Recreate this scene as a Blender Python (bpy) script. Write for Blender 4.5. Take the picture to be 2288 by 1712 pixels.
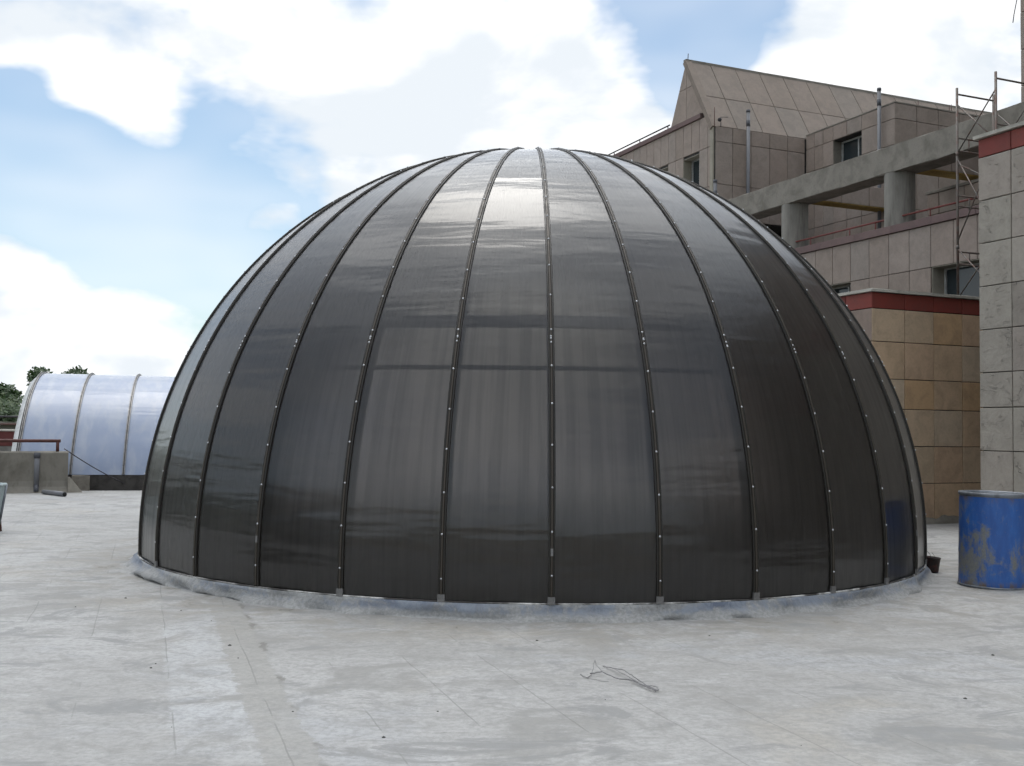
import bpy, bmesh, math, random
from mathutils import Vector, Matrix, noise as mnoise
R_ = math.radians
random.seed(7)
S = bpy.context.scene
C = S.collection
for o in list(bpy.data.objects):
    bpy.data.objects.remove(o)

# ------------------------------------------------------------------ camera
cd = bpy.data.cameras.new('camera')
cam = bpy.data.objects.new('camera', cd); C.objects.link(cam); S.camera = cam
PIT, ROLL = R_(2.4725), R_(0.743)
F = Vector((0, math.cos(PIT), math.sin(PIT))); U = Vector((0, -math.sin(PIT), math.cos(PIT))); X = Vector((1, 0, 0))
X2 = X * math.cos(ROLL) + U * math.sin(ROLL); U2 = U * math.cos(ROLL) - X * math.sin(ROLL)
M = Matrix((X2, U2, -F)).transposed().to_4x4(); M.translation = (0, 0, 1.5)
cam.matrix_world = M
cd.sensor_width = 36; cd.lens = 2370 / 2288 * 36; cd.clip_start = 0.1; cd.clip_end = 6000

# ------------------------------------------------------------------ node helpers
class N:
    """tiny node-tree builder"""
    def __init__(s, tree):
        s.t = tree; s.n = tree.nodes; s.l = tree.links
    def new(s, typ, **kw):
        n = s.n.new(typ)
        for k, v in kw.items(): setattr(n, k, v)
        return n
    def set(s, sock, v):
        if v is None: return
        if isinstance(v, bpy.types.NodeSocket): s.l.new(v, sock)
        else:
            try: sock.default_value = v
            except Exception: sock.default_value = (*v, 1) if len(v) == 3 else v
    def math(s, op, a, b=None, c=None, clamp=False):
        n = s.new('ShaderNodeMath', operation=op, use_clamp=clamp)
        s.set(n.inputs[0], a); s.set(n.inputs[1], b)
        if c is not None: s.set(n.inputs[2], c)
        return n.outputs[0]
    def vmath(s, op, a, b=None):
        n = s.new('ShaderNodeVectorMath', operation=op)
        s.set(n.inputs[0], a)
        if b is not None:
            if op == 'SCALE': s.set(n.inputs['Scale'], b)
            else: s.set(n.inputs[1], b)
        return n.outputs['Value'] if op in ('DOT_PRODUCT', 'LENGTH', 'DISTANCE') else n.outputs[0]
    def noise(s, vec, scale, detail=4, rough=.55, dist=0):
        n = s.new('ShaderNodeTexNoise')
        s.set(n.inputs['Vector'], vec); s.set(n.inputs['Scale'], scale); s.set(n.inputs['Detail'], detail)
        s.set(n.inputs['Roughness'], rough); s.set(n.inputs['Distortion'], dist)
        return n.outputs['Fac']
    def ramp(s, v, a, b, lo=0., hi=1., smooth=True):
        n = s.new('ShaderNodeMapRange', interpolation_type='SMOOTHSTEP' if smooth else 'LINEAR')
        s.set(n.inputs['Value'], v); s.set(n.inputs['From Min'], a); s.set(n.inputs['From Max'], b)
        s.set(n.inputs['To Min'], lo); s.set(n.inputs['To Max'], hi)
        return n.outputs[0]
    def mix(s, f, a, b, mode='MIX'):
        n = s.new('ShaderNodeMix', data_type='RGBA', blend_type=mode, clamp_factor=True)
        s.set(n.inputs[0], f); s.set(n.inputs[6], a); s.set(n.inputs[7], b)
        return n.outputs[2]
    def mapping(s, vec, scale=(1, 1, 1), rot=(0, 0, 0), loc=(0, 0, 0)):
        n = s.new('ShaderNodeMapping')
        s.set(n.inputs[0], vec); n.inputs['Scale'].default_value = scale
        n.inputs['Rotation'].default_value = rot; n.inputs['Location'].default_value = loc
        return n.outputs[0]
    def colramp(s, v, stops, interp='LINEAR'):
        n = s.new('ShaderNodeValToRGB'); s.set(n.inputs[0], v)
        n.color_ramp.interpolation = interp
        e = n.color_ramp.elements
        while len(e) < len(stops): e.new(.5)
        for i, (p, c) in enumerate(stops): e[i].position = p; e[i].color = (*c, 1)
        return n.outputs[0]
    def bump(s, height, strength=.3, dist=.02, normal=None):
        n = s.new('ShaderNodeBump'); s.set(n.inputs['Height'], height)
        n.inputs['Strength'].default_value = strength; n.inputs['Distance'].default_value = dist
        if normal is not None: s.set(n.inputs['Normal'], normal)
        return n.outputs[0]

def mat(name):
    m = bpy.data.materials.new(name); m.use_nodes = True
    g = N(m.node_tree); p = g.n['Principled BSDF']
    return m, g, p

# ------------------------------------------------------------------ world: clear sky with clouds
SUN_EL, SUN_AZ = R_(74), R_(-13)
w = bpy.data.worlds.new('World'); S.world = w; w.use_nodes = True
g = N(w.node_tree); g.n.clear()
sky = g.new('ShaderNodeTexSky', sky_type='NISHITA', sun_disc=False, sun_elevation=SUN_EL, sun_rotation=SUN_AZ,
            altitude=300, air_density=1.0, dust_density=1.6, ozone_density=1.0)
tc = g.new('ShaderNodeTexCoord').outputs['Generated']
dirv = g.vmath('NORMALIZE', tc)
sep = g.new('ShaderNodeSeparateXYZ'); g.l.new(dirv, sep.inputs[0])
# flattened coordinates so that clouds lie in a layer, tighter towards the horizon
flat = g.mapping(dirv, scale=(1, 1, 1.9))
n1 = g.noise(flat, 4.2, 6, .56, .25)
n2 = g.noise(flat, 16.0, 3, .6, 0)
nz = g.math('ADD', g.math('MULTIPLY', n1, .66), g.math('MULTIPLY', n2, .34))
field = g.math('SUBTRACT', nz, .405)
BLOBS = [(-.180, .927, .330, .26, .07), (-.343, .886, .313, .17, .08), (.0, .963, .270, .13, .10), (-.344, .906, .246, .064, .36),
         (-.325, .938, .118, .09, .22), (-.405, .900, .162, .045, .34), (-.387, .919, .080, .12, .15), (-.230, .948, .222, .035, .14),
         (-.216, .962, .168, .03, .2), (.081, .956, .282, .085, .22), (.287, .897, .337, .11, .14), (.379, .862, .337, .12, .10),
         (-.103, .971, .217, .09, .1),
         (-.291, .940, .182, .11, -.42), (-.416, .880, .230, .06, -.2), (-.412, .889, .202, .08, -.44), (.126, .932, .340, .07, -.26),
         (.199, .909, .366, .04, -.20), (.162, .932, .324, .05, -.16), (-.345, .918, .193, .08, -.22), (-.081, .929, .360, .02, -.2)]
for (x, y, z, r, k) in BLOBS:
    d = g.vmath('DOT_PRODUCT', dirv, (x, y, z))
    field = g.math('ADD', field, g.ramp(d, math.cos(r * 1.35), math.cos(r * .25), 0, k))
veil = g.ramp(g.noise(g.mapping(dirv, scale=(1, 1, 2.5), loc=(.4, .2, .1)), 2.6, 3, .6, 0), .32, .72, .06, .45)
cover = g.math('MAXIMUM', g.math('POWER', g.ramp(field, -.10, .20), 1.4), veil)
# shading inside the clouds: undersides (denser air above than here) go blue grey, tops stay white
n1u = g.noise(g.mapping(dirv, scale=(1, 1, 1.9), loc=(0, 0, .085)), 4.2, 3, .56, .25)
n3 = g.noise(g.mapping(dirv, scale=(1, 1, 2.2), loc=(.13, .07, .31)), 6.5, 3, .55, 0)
under = g.math('ADD', g.math('SUBTRACT', n1u, n1), g.math('MULTIPLY', g.math('SUBTRACT', n3, .5), .5))
shade = g.math('MULTIPLY', g.ramp(under, -.09, .07), g.ramp(field, -.02, .12))
ccol = g.mix(shade, (.70, .705, .715), (.54, .575, .61))
# added glow in the clouds round the veiled, unseen sun lifts the light
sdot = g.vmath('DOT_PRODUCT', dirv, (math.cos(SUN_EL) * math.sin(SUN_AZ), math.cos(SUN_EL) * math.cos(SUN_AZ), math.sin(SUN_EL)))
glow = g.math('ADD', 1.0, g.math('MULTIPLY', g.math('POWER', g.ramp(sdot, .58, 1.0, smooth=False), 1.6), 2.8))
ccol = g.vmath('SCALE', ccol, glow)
skyc = g.vmath('MULTIPLY', g.vmath('SCALE', sky.outputs[0], .094), (.98, 1.05, 1.0))
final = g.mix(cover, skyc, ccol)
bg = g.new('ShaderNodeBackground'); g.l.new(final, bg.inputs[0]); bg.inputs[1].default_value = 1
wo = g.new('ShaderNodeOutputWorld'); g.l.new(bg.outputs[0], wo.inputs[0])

# ------------------------------------------------------------------ sun behind thin cloud
sl = bpy.data.lights.new('sun', 'SUN'); sl.energy = .62; sl.angle = R_(26); sl.color = (1, .965, .91)
so = bpy.data.objects.new('sun', sl); C.objects.link(so); so.location = (0, 0, 40)
sd = Vector((math.cos(SUN_EL) * math.sin(SUN_AZ), math.cos(SUN_EL) * math.cos(SUN_AZ), math.sin(SUN_EL)))
so.rotation_euler = sd.to_track_quat('Z', 'Y').to_euler()

vs = S.view_settings; vs.view_transform = 'Standard'; vs.look = 'None'; vs.gamma = 1; vs.exposure = 0.68
vs.use_curve_mapping = False
S.render.engine = 'CYCLES'
S.cycles.use_denoising = True
S.cycles.max_bounces = 5; S.cycles.diffuse_bounces = 3; S.cycles.glossy_bounces = 3; S.cycles.transmission_bounces = 3; S.cycles.transparent_max_bounces = 8
S.cycles.use_adaptive_sampling = True; S.cycles.adaptive_threshold = .04
S.cycles.sample_clamp_indirect = 6

# ------------------------------------------------------------------ materials
def m_floor():
    m, g, p = mat('terrace_cement')
    oc = g.new('ShaderNodeTexCoord').outputs['Object']
    sp = g.new('ShaderNodeSeparateXYZ'); g.l.new(oc, sp.inputs[0])
    x, y = sp.outputs[0], sp.outputs[1]
    # coordinates across (pp) and along (qq) the screed bays
    pp = g.math('ADD', g.math('MULTIPLY', x, .945), g.math('MULTIPLY', y, .326))
    qq = g.math('ADD', g.math('MULTIPLY', x, -.326), g.math('MULTIPLY', y, .945))
    big = g.noise(oc, .33, 5, .6, .6)
    med = g.noise(oc, 1.5, 6, .65, .8)
    trow = g.noise(g.mapping(oc, scale=(1.2, 2.6, 1), rot=(0, 0, R_(-19))), 2.6, 7, .72, .7)
    fine = g.noise(oc, 26, 5, .7)
    grit = g.noise(oc, 120, 2, .5)
    col = g.mix(g.ramp(big, .36, .66), (.475, .47, .455), (.585, .582, .57))
    col = g.mix(g.math('MULTIPLY', g.ramp(med, .48, .64), .9), col, (.385, .38, .362))
    col = g.mix(g.math('MULTIPLY', g.ramp(trow, .51, .66), .6), col, (.39, .388, .372))
    col = g.mix(g.math('MULTIPLY', g.ramp(trow, .46, .33), .45), col, (.67, .675, .67))
    # bluish cement wash in places, tan dust in others
    wash = g.noise(g.mapping(oc, loc=(7, 3, 0)), .55, 5, .62, .5)
    col = g.mix(g.math('MULTIPLY', g.ramp(wash, .54, .68), .45), col, (.54, .565, .60))
    dust = g.noise(g.mapping(oc, loc=(-4, 11, 0)), .6, 5, .65, .5)
    col = g.mix(g.math('MULTIPLY', g.ramp(dust, .54, .70), .5), col, (.50, .465, .40))
    # scuffed grey blotches with torn outlines
    bl = g.noise(g.mapping(oc, scale=(1, 1.7, 1), loc=(2, 5, 0)), 1.05, 8, .72, 1.2)
    col = g.mix(g.math('MULTIPLY', g.ramp(bl, .53, .62), .85), col, (.335, .338, .335))
    # the repaired strip and the bright wash left of it
    wob = g.math('MULTIPLY', g.math('SUBTRACT', g.noise(oc, 7, 8, .8), .5), .19)
    pw = g.math('ADD', pp, wob)
    inq = g.math('MULTIPLY', g.ramp(qq, 9.75, 9.3), g.ramp(qq, 3.0, 3.4))
    strip = g.math('MULTIPLY', g.math('MULTIPLY', g.ramp(pw, .535, .55), g.ramp(pw, .80, .78)), inq)
    brt = g.math('MULTIPLY', g.math('MULTIPLY', g.ramp(pw, .14, .18), g.ramp(pw, .545, .53)), g.math('MULTIPLY', g.ramp(qq, 8.6, 8.2), g.ramp(qq, 4.6, 6.0)))
    col = g.mix(g.math('MULTIPLY', g.math('MULTIPLY', brt, .55), g.ramp(med, .62, .42)), col, (.66, .68, .695))
    col = g.mix(g.math('MULTIPLY', strip, .65), col, g.mix(g.ramp(med, .35, .65), (.40, .392, .362), (.47, .46, .43)))
    gouge = g.math('MULTIPLY', g.math('MULTIPLY', g.ramp(pw, .775, .79), g.ramp(pw, .825, .81)), g.math('MULTIPLY', inq, g.ramp(g.noise(oc, 2.4, 4), .47, .57)))
    col = g.mix(g.math('MULTIPLY', gouge, .85), col, (.24, .23, .21))
    # tan stains close round the dome
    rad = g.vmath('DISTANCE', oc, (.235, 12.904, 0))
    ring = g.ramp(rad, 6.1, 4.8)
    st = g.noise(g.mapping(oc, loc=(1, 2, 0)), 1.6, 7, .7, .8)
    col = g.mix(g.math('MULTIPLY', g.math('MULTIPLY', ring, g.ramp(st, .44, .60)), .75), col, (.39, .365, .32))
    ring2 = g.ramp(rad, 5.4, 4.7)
    col = g.mix(g.math('MULTIPLY', g.math('MULTIPLY', ring2, g.ramp(st, .60, .645)), .85), col, (.16, .15, .12))  # dark dirt spots that double as painted contact shadow at the dome foot
    # bay lines
    def lines(c, per, off, half, seed, keep):
        f = g.math('ABSOLUTE', g.math('SUBTRACT', g.math('FRACT', g.math('ADD', g.math('DIVIDE', c, per), off)), .5))
        return g.math('MULTIPLY', g.ramp(f, half / per, half * .4 / per), g.ramp(g.noise(g.mapping(oc, loc=(seed, 0, 0)), 0.8, 5, .6), keep, keep + .06))
    wob2 = g.math('MULTIPLY', g.math('SUBTRACT', g.noise(oc, 1.8, 4), .5), .03)
    l1 = lines(g.math('ADD', pp, wob2), .487, .145, .0055, 3, .49)
    l2 = lines(g.math('ADD', qq, wob2), 1.21, .16, .004, 9, .62)
    ln = g.math('MAXIMUM', l1, l2)
    col = g.mix(g.math('MULTIPLY', ln, .4), col, (.20, .195, .185))
    # dark flecks and short scratches
    fl = g.noise(g.mapping(oc, scale=(1, 2.6, 1), rot=(0, 0, R_(12))), 9, 7, .78, .6)
    col = g.mix(g.math('MULTIPLY', g.ramp(fl, .62, .69), .75), col, (.22, .215, .205))
    fl2 = g.noise(g.mapping(oc, scale=(1, 2.2, 1), rot=(0, 0, R_(-25)), loc=(5, 5, 0)), 17, 6, .75, .4)
    col = g.mix(g.math('MULTIPLY', g.ramp(fl2, .63, .70), .6), col, (.27, .265, .25))
    mot = g.noise(oc, 8.5, 7, .75, .5)
    col = g.mix(g.math('MULTIPLY', g.ramp(mot, .48, .66), .55), col, (.33, .328, .315))
    col = g.mix(g.math('MULTIPLY', g.ramp(fine, .40, .64), .45), col, (.33, .33, .318))
    col = g.mix(.65, (0, 0, 0), col)
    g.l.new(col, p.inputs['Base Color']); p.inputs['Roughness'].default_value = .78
    p.inputs['Specular IOR Level'].default_value = .3
    hgt = g.math('ADD', g.math('MULTIPLY', fine, .5), g.math('ADD', g.math('MULTIPLY', trow, 1.0), g.math('SUBTRACT', g.math('MULTIPLY', grit, .15), g.math('MULTIPLY', g.math('MAXIMUM', ln, gouge), .8))))
    g.l.new(g.bump(hgt, .35, .012), p.inputs['Normal'])
    return m

def m_stone(name, cols, split=.4, vein=.3, joint_dirt=.2, rough=.8, speck=.0, interp='LINEAR'):
    """stone cladding; each slab gets its own tone from the object's random number"""
    m, g, p = mat(name)
    oi = g.new('ShaderNodeObjectInfo'); rnd = oi.outputs['Random']
    oc = g.new('ShaderNodeTexCoord').outputs['Object']
    sh = g.new('ShaderNodeCombineXYZ')
    g.set(sh.inputs[0], g.math('MULTIPLY', rnd, 37.)); g.set(sh.inputs[1], g.math('MULTIPLY', rnd, 91.)); g.set(sh.inputs[2], g.math('MULTIPLY', rnd, 53.))
    v = g.vmath('ADD', oc, sh.outputs[0])
    col = g.colramp(rnd, cols, interp)
    n1 = g.noise(v, 3.2, 6, .62, .7); n2 = g.noise(v, 22, 5, .7); n3 = g.noise(v, 1.4, 5, .6, 1.2)
    col = g.mix(g.ramp(n1, .35, .7), col, g.mix(.22, col, (.08, .07, .06)))
    col = g.mix(g.math('MULTIPLY', g.ramp(n3, .55, .72), vein), col, g.mix(.5, col, (.34, .25, .15)))
    col = g.mix(g.math('MULTIPLY', g.ramp(n2, .42, .72), .25 + speck), col, g.mix(.5, col, (.05, .045, .04)))
    # broken ledges of the split face
    rid = g.math('ABSOLUTE', g.math('SUBTRACT', g.noise(g.mapping(v, scale=(1, 1, 1.9), rot=(.3, .2, .4)), 2.0, 4, .55, 1.3), .5))
    ledge = g.ramp(rid, .0, .016, 1, 0)
    led2 = g.math('MULTIPLY', ledge, g.ramp(n1, .50, .60))
    col = g.mix(g.math('MULTIPLY', led2, .07 * min(1, split)), col, (.12, .11, .10))
    g.l.new(col, p.inputs['Base Color']); p.inputs['Roughness'].default_value = rough
    p.inputs['Specular IOR Level'].default_value = .25
    h = g.math('ADD', g.math('MULTIPLY', n1, 1.0), g.math('SUBTRACT', g.math('MULTIPLY', n2, .22), g.math('MULTIPLY', led2, .5)))
    g.l.new(g.bump(h, split, .025), p.inputs['Normal'])
    return m

def m_plain(name, col, rough=.6, metal=0., var=.25, scale=4., bump=.15, col2=None, k=.5, spec=.4, stretch=(1, 1, 1)):
    m, g, p = mat(name)
    oc = g.new('ShaderNodeTexCoord').outputs['Object']
    v = g.mapping(oc, scale=stretch)
    n1 = g.noise(v, scale, 6, .62, .5); n2 = g.noise(v, scale * 8, 4, .65)
    c2 = col2 if col2 else tuple(c * .45 for c in col)
    c = g.mix(g.math('MULTIPLY', g.ramp(n1, .42, .68), k + var * .4), col, c2)
    c = g.mix(g.math('MULTIPLY', g.ramp(n2, .5, .75), var), c, tuple(x * .4 for x in col))
    g.l.new(c, p.inputs['Base Color'])
    g.l.new(g.ramp(n1, .3, .7, max(.05, rough - .1), min(1, rough + .12)), p.inputs['Roughness'])
    p.inputs['Metallic'].default_value = metal; p.inputs['Specular IOR Level'].default_value = spec
    if bump: g.l.new(g.bump(g.math('ADD', n1, g.math('MULTIPLY', n2, .4)), bump, .01), p.inputs['Normal'])
    return m

def m_sheet(name, base, tint, fac_t, rough, ior, aniso, warp, flute, col2=None, fog=0.):
    """fluted polycarbonate: glossy, tinted, partly see-through; reflections smear across the flutes"""
    m, g, p = mat(name)
    tcn = g.new('ShaderNodeTexCoord'); oc, uv = tcn.outputs['Object'], tcn.outputs['UV']
    oi = g.new('ShaderNodeObjectInfo')
    off = g.new('ShaderNodeCombineXYZ')
    g.set(off.inputs[0], g.math('MULTIPLY', oi.outputs['Random'], 17.)); g.set(off.inputs[1], g.math('MULTIPLY', oi.outputs['Random'], 29.))
    sp = g.new('ShaderNodeSeparateXYZ'); g.l.new(uv, sp.inputs[0])
    uvo = g.vmath('ADD', uv, off.outputs[0])
    dn = g.noise(g.mapping(uvo, scale=(1.6, .55, 1)), 2.2, 5, .6, .4)
    c = g.mix(g.math('MULTIPLY', g.ramp(dn, .4, .7), .5), base, col2 or tuple(x * 1.5 for x in base))
    # faint dust runs down the sheets, following the flutes
    run = g.noise(g.mapping(uvo, scale=(4.2, .16, 1)), 2.0, 4, .6, .1)
    c = g.mix(g.math('MULTIPLY', g.ramp(run, .5, .8), .07), c, (.22, .21, .19))
    tg = g.new('ShaderNodeTangent', direction_type='UV_MAP', uv_map='UVMap')
    df = g.new('ShaderNodeBsdfDiffuse'); g.l.new(c, df.inputs[0])
    gl = g.new('ShaderNodeBsdfAnisotropic', distribution='GGX')
    gl.inputs['Color'].default_value = (1, 1, 1, 1); gl.inputs['Roughness'].default_value = rough; gl.inputs['Anisotropy'].default_value = aniso
    g.l.new(tg.outputs[0], gl.inputs['Tangent'])
    gl2 = g.new('ShaderNodeBsdfAnisotropic', distribution='GGX')
    gl2.inputs['Roughness'].default_value = .34; gl2.inputs['Anisotropy'].default_value = .35
    g.l.new(tg.outputs[0], gl2.inputs['Tangent'])
    fr = g.new('ShaderNodeFresnel'); fr.inputs[0].default_value = ior
    g.n.remove(p)
    # sheets are not quite flat: slow waves along their length and a cushion near the foot
    wv = g.noise(g.mapping(uvo, scale=(.22, 1.1, 1)), 1.0, 2, .4, .2)
    wv2 = g.noise(g.mapping(uvo, scale=(.35, 3.4, 1), loc=(3, 1, 0)), 1.0, 3, .5, .2)
    cush = g.math('MULTIPLY', g.math('SINE', g.math('MULTIPLY', sp.outputs[0], math.pi)), g.ramp(sp.outputs[1], 1.5, .1))
    r1 = g.math('SUBTRACT', oi.outputs['Random'], .5)
    r2 = g.math('SUBTRACT', g.math('FRACT', g.math('MULTIPLY', oi.outputs['Random'], 7.31)), .5)
    setu = g.math('ADD', g.math('MULTIPLY', g.math('MULTIPLY', sp.outputs[0], r1), 1.6), g.math('MULTIPLY', g.math('MULTIPLY', sp.outputs[1], r2), .9))
    hh = g.math('ADD', g.math('ADD', g.math('MULTIPLY', wv, 1.5), g.math('MULTIPLY', wv2, 1.1)), g.math('ADD', g.math('MULTIPLY', cush, flute), setu))
    nb = g.bump(hh, 1.0, warp)
    g.l.new(nb, gl.inputs['Normal'])
    gm = g.new('ShaderNodeMixShader'); gm.inputs[0].default_value = .32; g.l.new(gl.outputs[0], gm.inputs[1]); g.l.new(gl2.outputs[0], gm.inputs[2])
    if fog:    # frosted see-through: near members show crisply, far ones blur
        tr = g.new('ShaderNodeBsdfRefraction', distribution='GGX'); tr.inputs['Roughness'].default_value = fog; tr.inputs['IOR'].default_value = 1.12
        g.l.new(g.new('ShaderNodeNewGeometry').outputs['Normal'], tr.inputs['Normal'])
    else:
        tr = g.new('ShaderNodeBsdfTransparent')
    g.l.new(g.mix(g.math('MULTIPLY', g.ramp(run, .38, .66), .6), tint, tuple(x * .42 for x in tint)), tr.inputs[0])
    mx = g.new('ShaderNodeMixShader'); mx.inputs[0].default_value = fac_t
    g.l.new(df.outputs[0], mx.inputs[1]); g.l.new(tr.outputs[0], mx.inputs[2])
    top = g.new('ShaderNodeMixShader'); g.l.new(fr.outputs[0], top.inputs[0])
    g.l.new(mx.outputs[0], top.inputs[1]); g.l.new(gm.outputs[0], top.inputs[2])
    g.l.new(top.outputs[0], g.n['Material Output'].inputs[0])
    return m

def m_leaf():
    m, g, p = mat('foliage')
    oc = g.new('ShaderNodeTexCoord').outputs['Object']
    n = g.noise(oc, .9, 3, .6); n2 = g.noise(oc, 7, 2, .5)
    c = g.colramp(n, [(.3, (.028, .055, .018)), (.5, (.05, .09, .025)), (.7, (.10, .13, .035))])
    c = g.mix(g.ramp(n2, .4, .7), c, (.035, .07, .03))
    g.l.new(c, p.inputs['Base Color']); p.inputs['Roughness'].default_value = .55
    tl = g.new('ShaderNodeBsdfTranslucent'); g.l.new(c, tl.inputs[0])
    mx = g.new('ShaderNodeMixShader'); mx.inputs[0].default_value = .25
    g.l.new(p.outputs[0], mx.inputs[1]); g.l.new(tl.outputs[0], mx.inputs[2]); g.l.new(mx.outputs[0], g.n['Material Output'].inputs[0])
    return m

def m_drum():
    m, g, p = mat('worn_blue_paint')
    oc = g.new('ShaderNodeTexCoord').outputs['Object']
    sp = g.new('ShaderNodeSeparateXYZ'); g.l.new(oc, sp.inputs[0])
    n = g.noise(g.mapping(oc, scale=(1, 1, .75), loc=(.6, .2, .1)), 5.5, 9, .76, .5); n2 = g.noise(g.mapping(oc, scale=(1, 1, .25)), 11, 6, .7, .2); n3 = g.noise(oc, 60, 4, .7)
    # paint rubbed away mostly at the sides and the lower third
    low = g.math('MULTIPLY', g.ramp(sp.outputs[2], .62, .28), g.ramp(sp.outputs[2], .08, .2))
    side = g.ramp(g.math('ABSOLUTE', g.math('ADD', sp.outputs[0], .0)), .1, .3)
    wear = g.math('ADD', g.math('ADD', g.math('MULTIPLY', n, .62), g.math('MULTIPLY', n2, .3)), g.math('ADD', g.math('MULTIPLY', low, .09), g.math('MULTIPLY', side, .075)))
    blue = g.mix(g.ramp(n2, .35, .65), (.022, .085, .30), (.03, .125, .40))
    grey = g.mix(g.ramp(n3, .35, .65), (.15, .158, .158), (.20, .20, .185))
    c = g.mix(g.ramp(wear, .495, .61), blue, grey)
    c = g.mix(g.math('MULTIPLY', g.ramp(n3, .62, .7), .6), c, (.19, .165, .12))
    rim = g.math('MAXIMUM', g.ramp(sp.outputs[2], .80, .90), g.ramp(sp.outputs[2], .09, .03))
    c = g.mix(g.math('MULTIPLY', g.math('MULTIPLY', rim, g.ramp(n2, .44, .6)), .8), c, (.13, .085, .05))
    g.l.new(c, p.inputs['Base Color']); p.inputs['Roughness'].default_value = .5
    g.l.new(g.bump(wear, .2, .01), p.inputs['Normal'])
    return m

MT = {}
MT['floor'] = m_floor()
MT['sheet'] = m_sheet('bronze_polycarbonate', (.014, .0115, .0095), (.80, .765, .75), .58, .20, 1.64, -.27, .02, .6, fog=.6)
MT['vault'] = m_sheet('opal_polycarbonate', (.25, .30, .41), (.6, .65, .75), .10, .25, 1.55, -.25, .02, .2, (.40, .43, .48))
MT['rib'] = m_plain('bronze_aluminium', (.022, .020, .017), .45, .2, .2, 6, .05, (.036, .031, .025))
MT['strip'] = m_plain('bronze_cap_strip', (.055, .046, .036), .45, .25, .2, 9, .05, (.05, .042, .033))
MT['bolt'] = m_plain('zinc_bolt', (.55, .56, .58), .35, .3, .1, 20, 0)
MT['steel'] = m_plain('inner_steel', (.045, .045, .055), .6, 0, .2, 5, .1)
MT['alu'] = m_plain('grey_aluminium', (.23, .225, .22), .45, .5, .2, 10, .05)
MT['skirt'] = m_plain('blue_waterproofing', (.270, .270, .266), .85, 0, .5, 3.2, .7, (.150, .169, .206), .7)
def m_skirt():
    m, g, p = mat('blue_waterproofing')
    oc = g.new('ShaderNodeTexCoord').outputs['Object']
    sp = g.new('ShaderNodeSeparateXYZ'); g.l.new(oc, sp.inputs[0])
    an = g.math('ARCTAN2', sp.outputs[1], sp.outputs[0])
    cv = g.new('ShaderNodeCombineXYZ'); g.set(cv.inputs[0], g.math('MULTIPLY', an, 4.5)); g.set(cv.inputs[1], g.math('MULTIPLY', sp.outputs[2], 3.5))
    big = g.noise(cv.outputs[0], 1.1, 5, .65, .4); brush = g.noise(g.mapping(cv.outputs[0], scale=(7, 1.2, 1)), 1.6, 6, .7, .8); fine = g.noise(oc, 30, 5, .7)
    cem = g.mix(g.ramp(fine, .35, .65), (.35, .35, .34), (.25, .25, .242))
    blu = g.mix(g.ramp(brush, .4, .62), (.13, .155, .21), (.235, .26, .295))
    k = g.math('ADD', g.math('MULTIPLY', big, .6), g.math('MULTIPLY', brush, .4))
    c = g.mix(g.math('MULTIPLY', g.ramp(k, .44, .56), g.ramp(g.math('ADD', sp.outputs[2], g.math('MULTIPLY', g.math('SUBTRACT', brush, .5), .08)), .025, .075)), cem, blu)
    g.l.new(c, p.inputs['Base Color']); p.inputs['Roughness'].default_value = .8
    g.l.new(g.bump(g.math('ADD', brush, g.math('MULTIPLY', fine, .5)), .6, .02), p.inputs['Normal'])
    return m
MT['skirt'] = m_skirt()
MT['seal'] = m_plain('white_sealant', (.05, .045, .04), .7, 0, .1, 3.5, .2, (.75, .74, .7), .9)
MT['conc'] = m_plain('grey_concrete', (.235, .214, .182), .85, 0, .35, 2.6, .6, (.15, .137, .115), .6)
MT['concd'] = m_plain('weathered_cement', (.21, .195, .165), .9, 0, .35, 2.0, .5, (.12, .11, .09), .6, stretch=(1, 1, .5))
MT['col'] = m_plain('column_concrete', (.25, .235, .208), .85, 0, .3, 1.6, .4, (.13, .122, .106), .8, stretch=(2, 2, .35))
MT['body'] = m_plain('joint_mortar', (.06, .055, .05), .95, 0, .3, 6, .2)
MT['pink'] = m_stone('pinkish_stone', [(0, (.316, .258, .217)), (.35, (.338, .275, .235)), (.7, (.351, .291, .251)), (1, (.316, .270, .235))], .15, .1, speck=.05)
MT['pink_roof'] = m_stone('pinkish_roof_stone', [(0, (.248, .204, .169)), (.5, (.268, .220, .185)), (1, (.252, .216, .185))], .12, .1, speck=.05)
MT['grey_stone'] = m_stone('grey_split_stone', [(0, (.357, .324, .277)), (.4, (.381, .348, .296)), (.8, (.367, .320, .277)), (1, (.291, .259, .221))], 1.0, .12)
MT['tan_stone'] = m_stone('tan_stone', [(0, (.618, .445, .292)), (.2, (.606, .457, .313)), (.38, (.606, .406, .233)), (.5, (.583, .445, .307)), (.65, (.606, .428, .286)), (.8, (.606, .479, .345)), (.92, (.571, .345, .223)), (1, (.595, .445, .307))], .5, .45, interp='CONSTANT')
MT['rose_stone'] = m_stone('rose_stone', [(0, (.297, .230, .189)), (1, (.333, .252, .207))], .5, .3)
MT['red_band'] = m_stone('red_stone', [(0, (.221, .047, .036)), (.5, (.255, .058, .044)), (1, (.187, .043, .036))], .3, .0, rough=.6)
MT['red_coping'] = m_stone('maroon_stone', [(0, (.170, .115, .111)), (1, (.191, .132, .123))], .3, .0)
MT['white_cop'] = m_plain('pale_coping', (.493, .468, .408), .8, 0, .3, 3, .2, (.238, .225, .196))
MT['yellow'] = m_plain('yellow_paint', (.42, .28, .075), .7, 0, .2, 3, .1, (.25, .16, .04))
MT['redpaint'] = m_plain('red_oxide_paint', (.17, .035, .028), .5, 0, .3, 6, .1, (.10, .03, .02))
MT['rust'] = m_plain('brown_rusted_pipe', (.085, .028, .022), .6, 0, .3, 8, .15, (.05, .02, .015))
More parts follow.
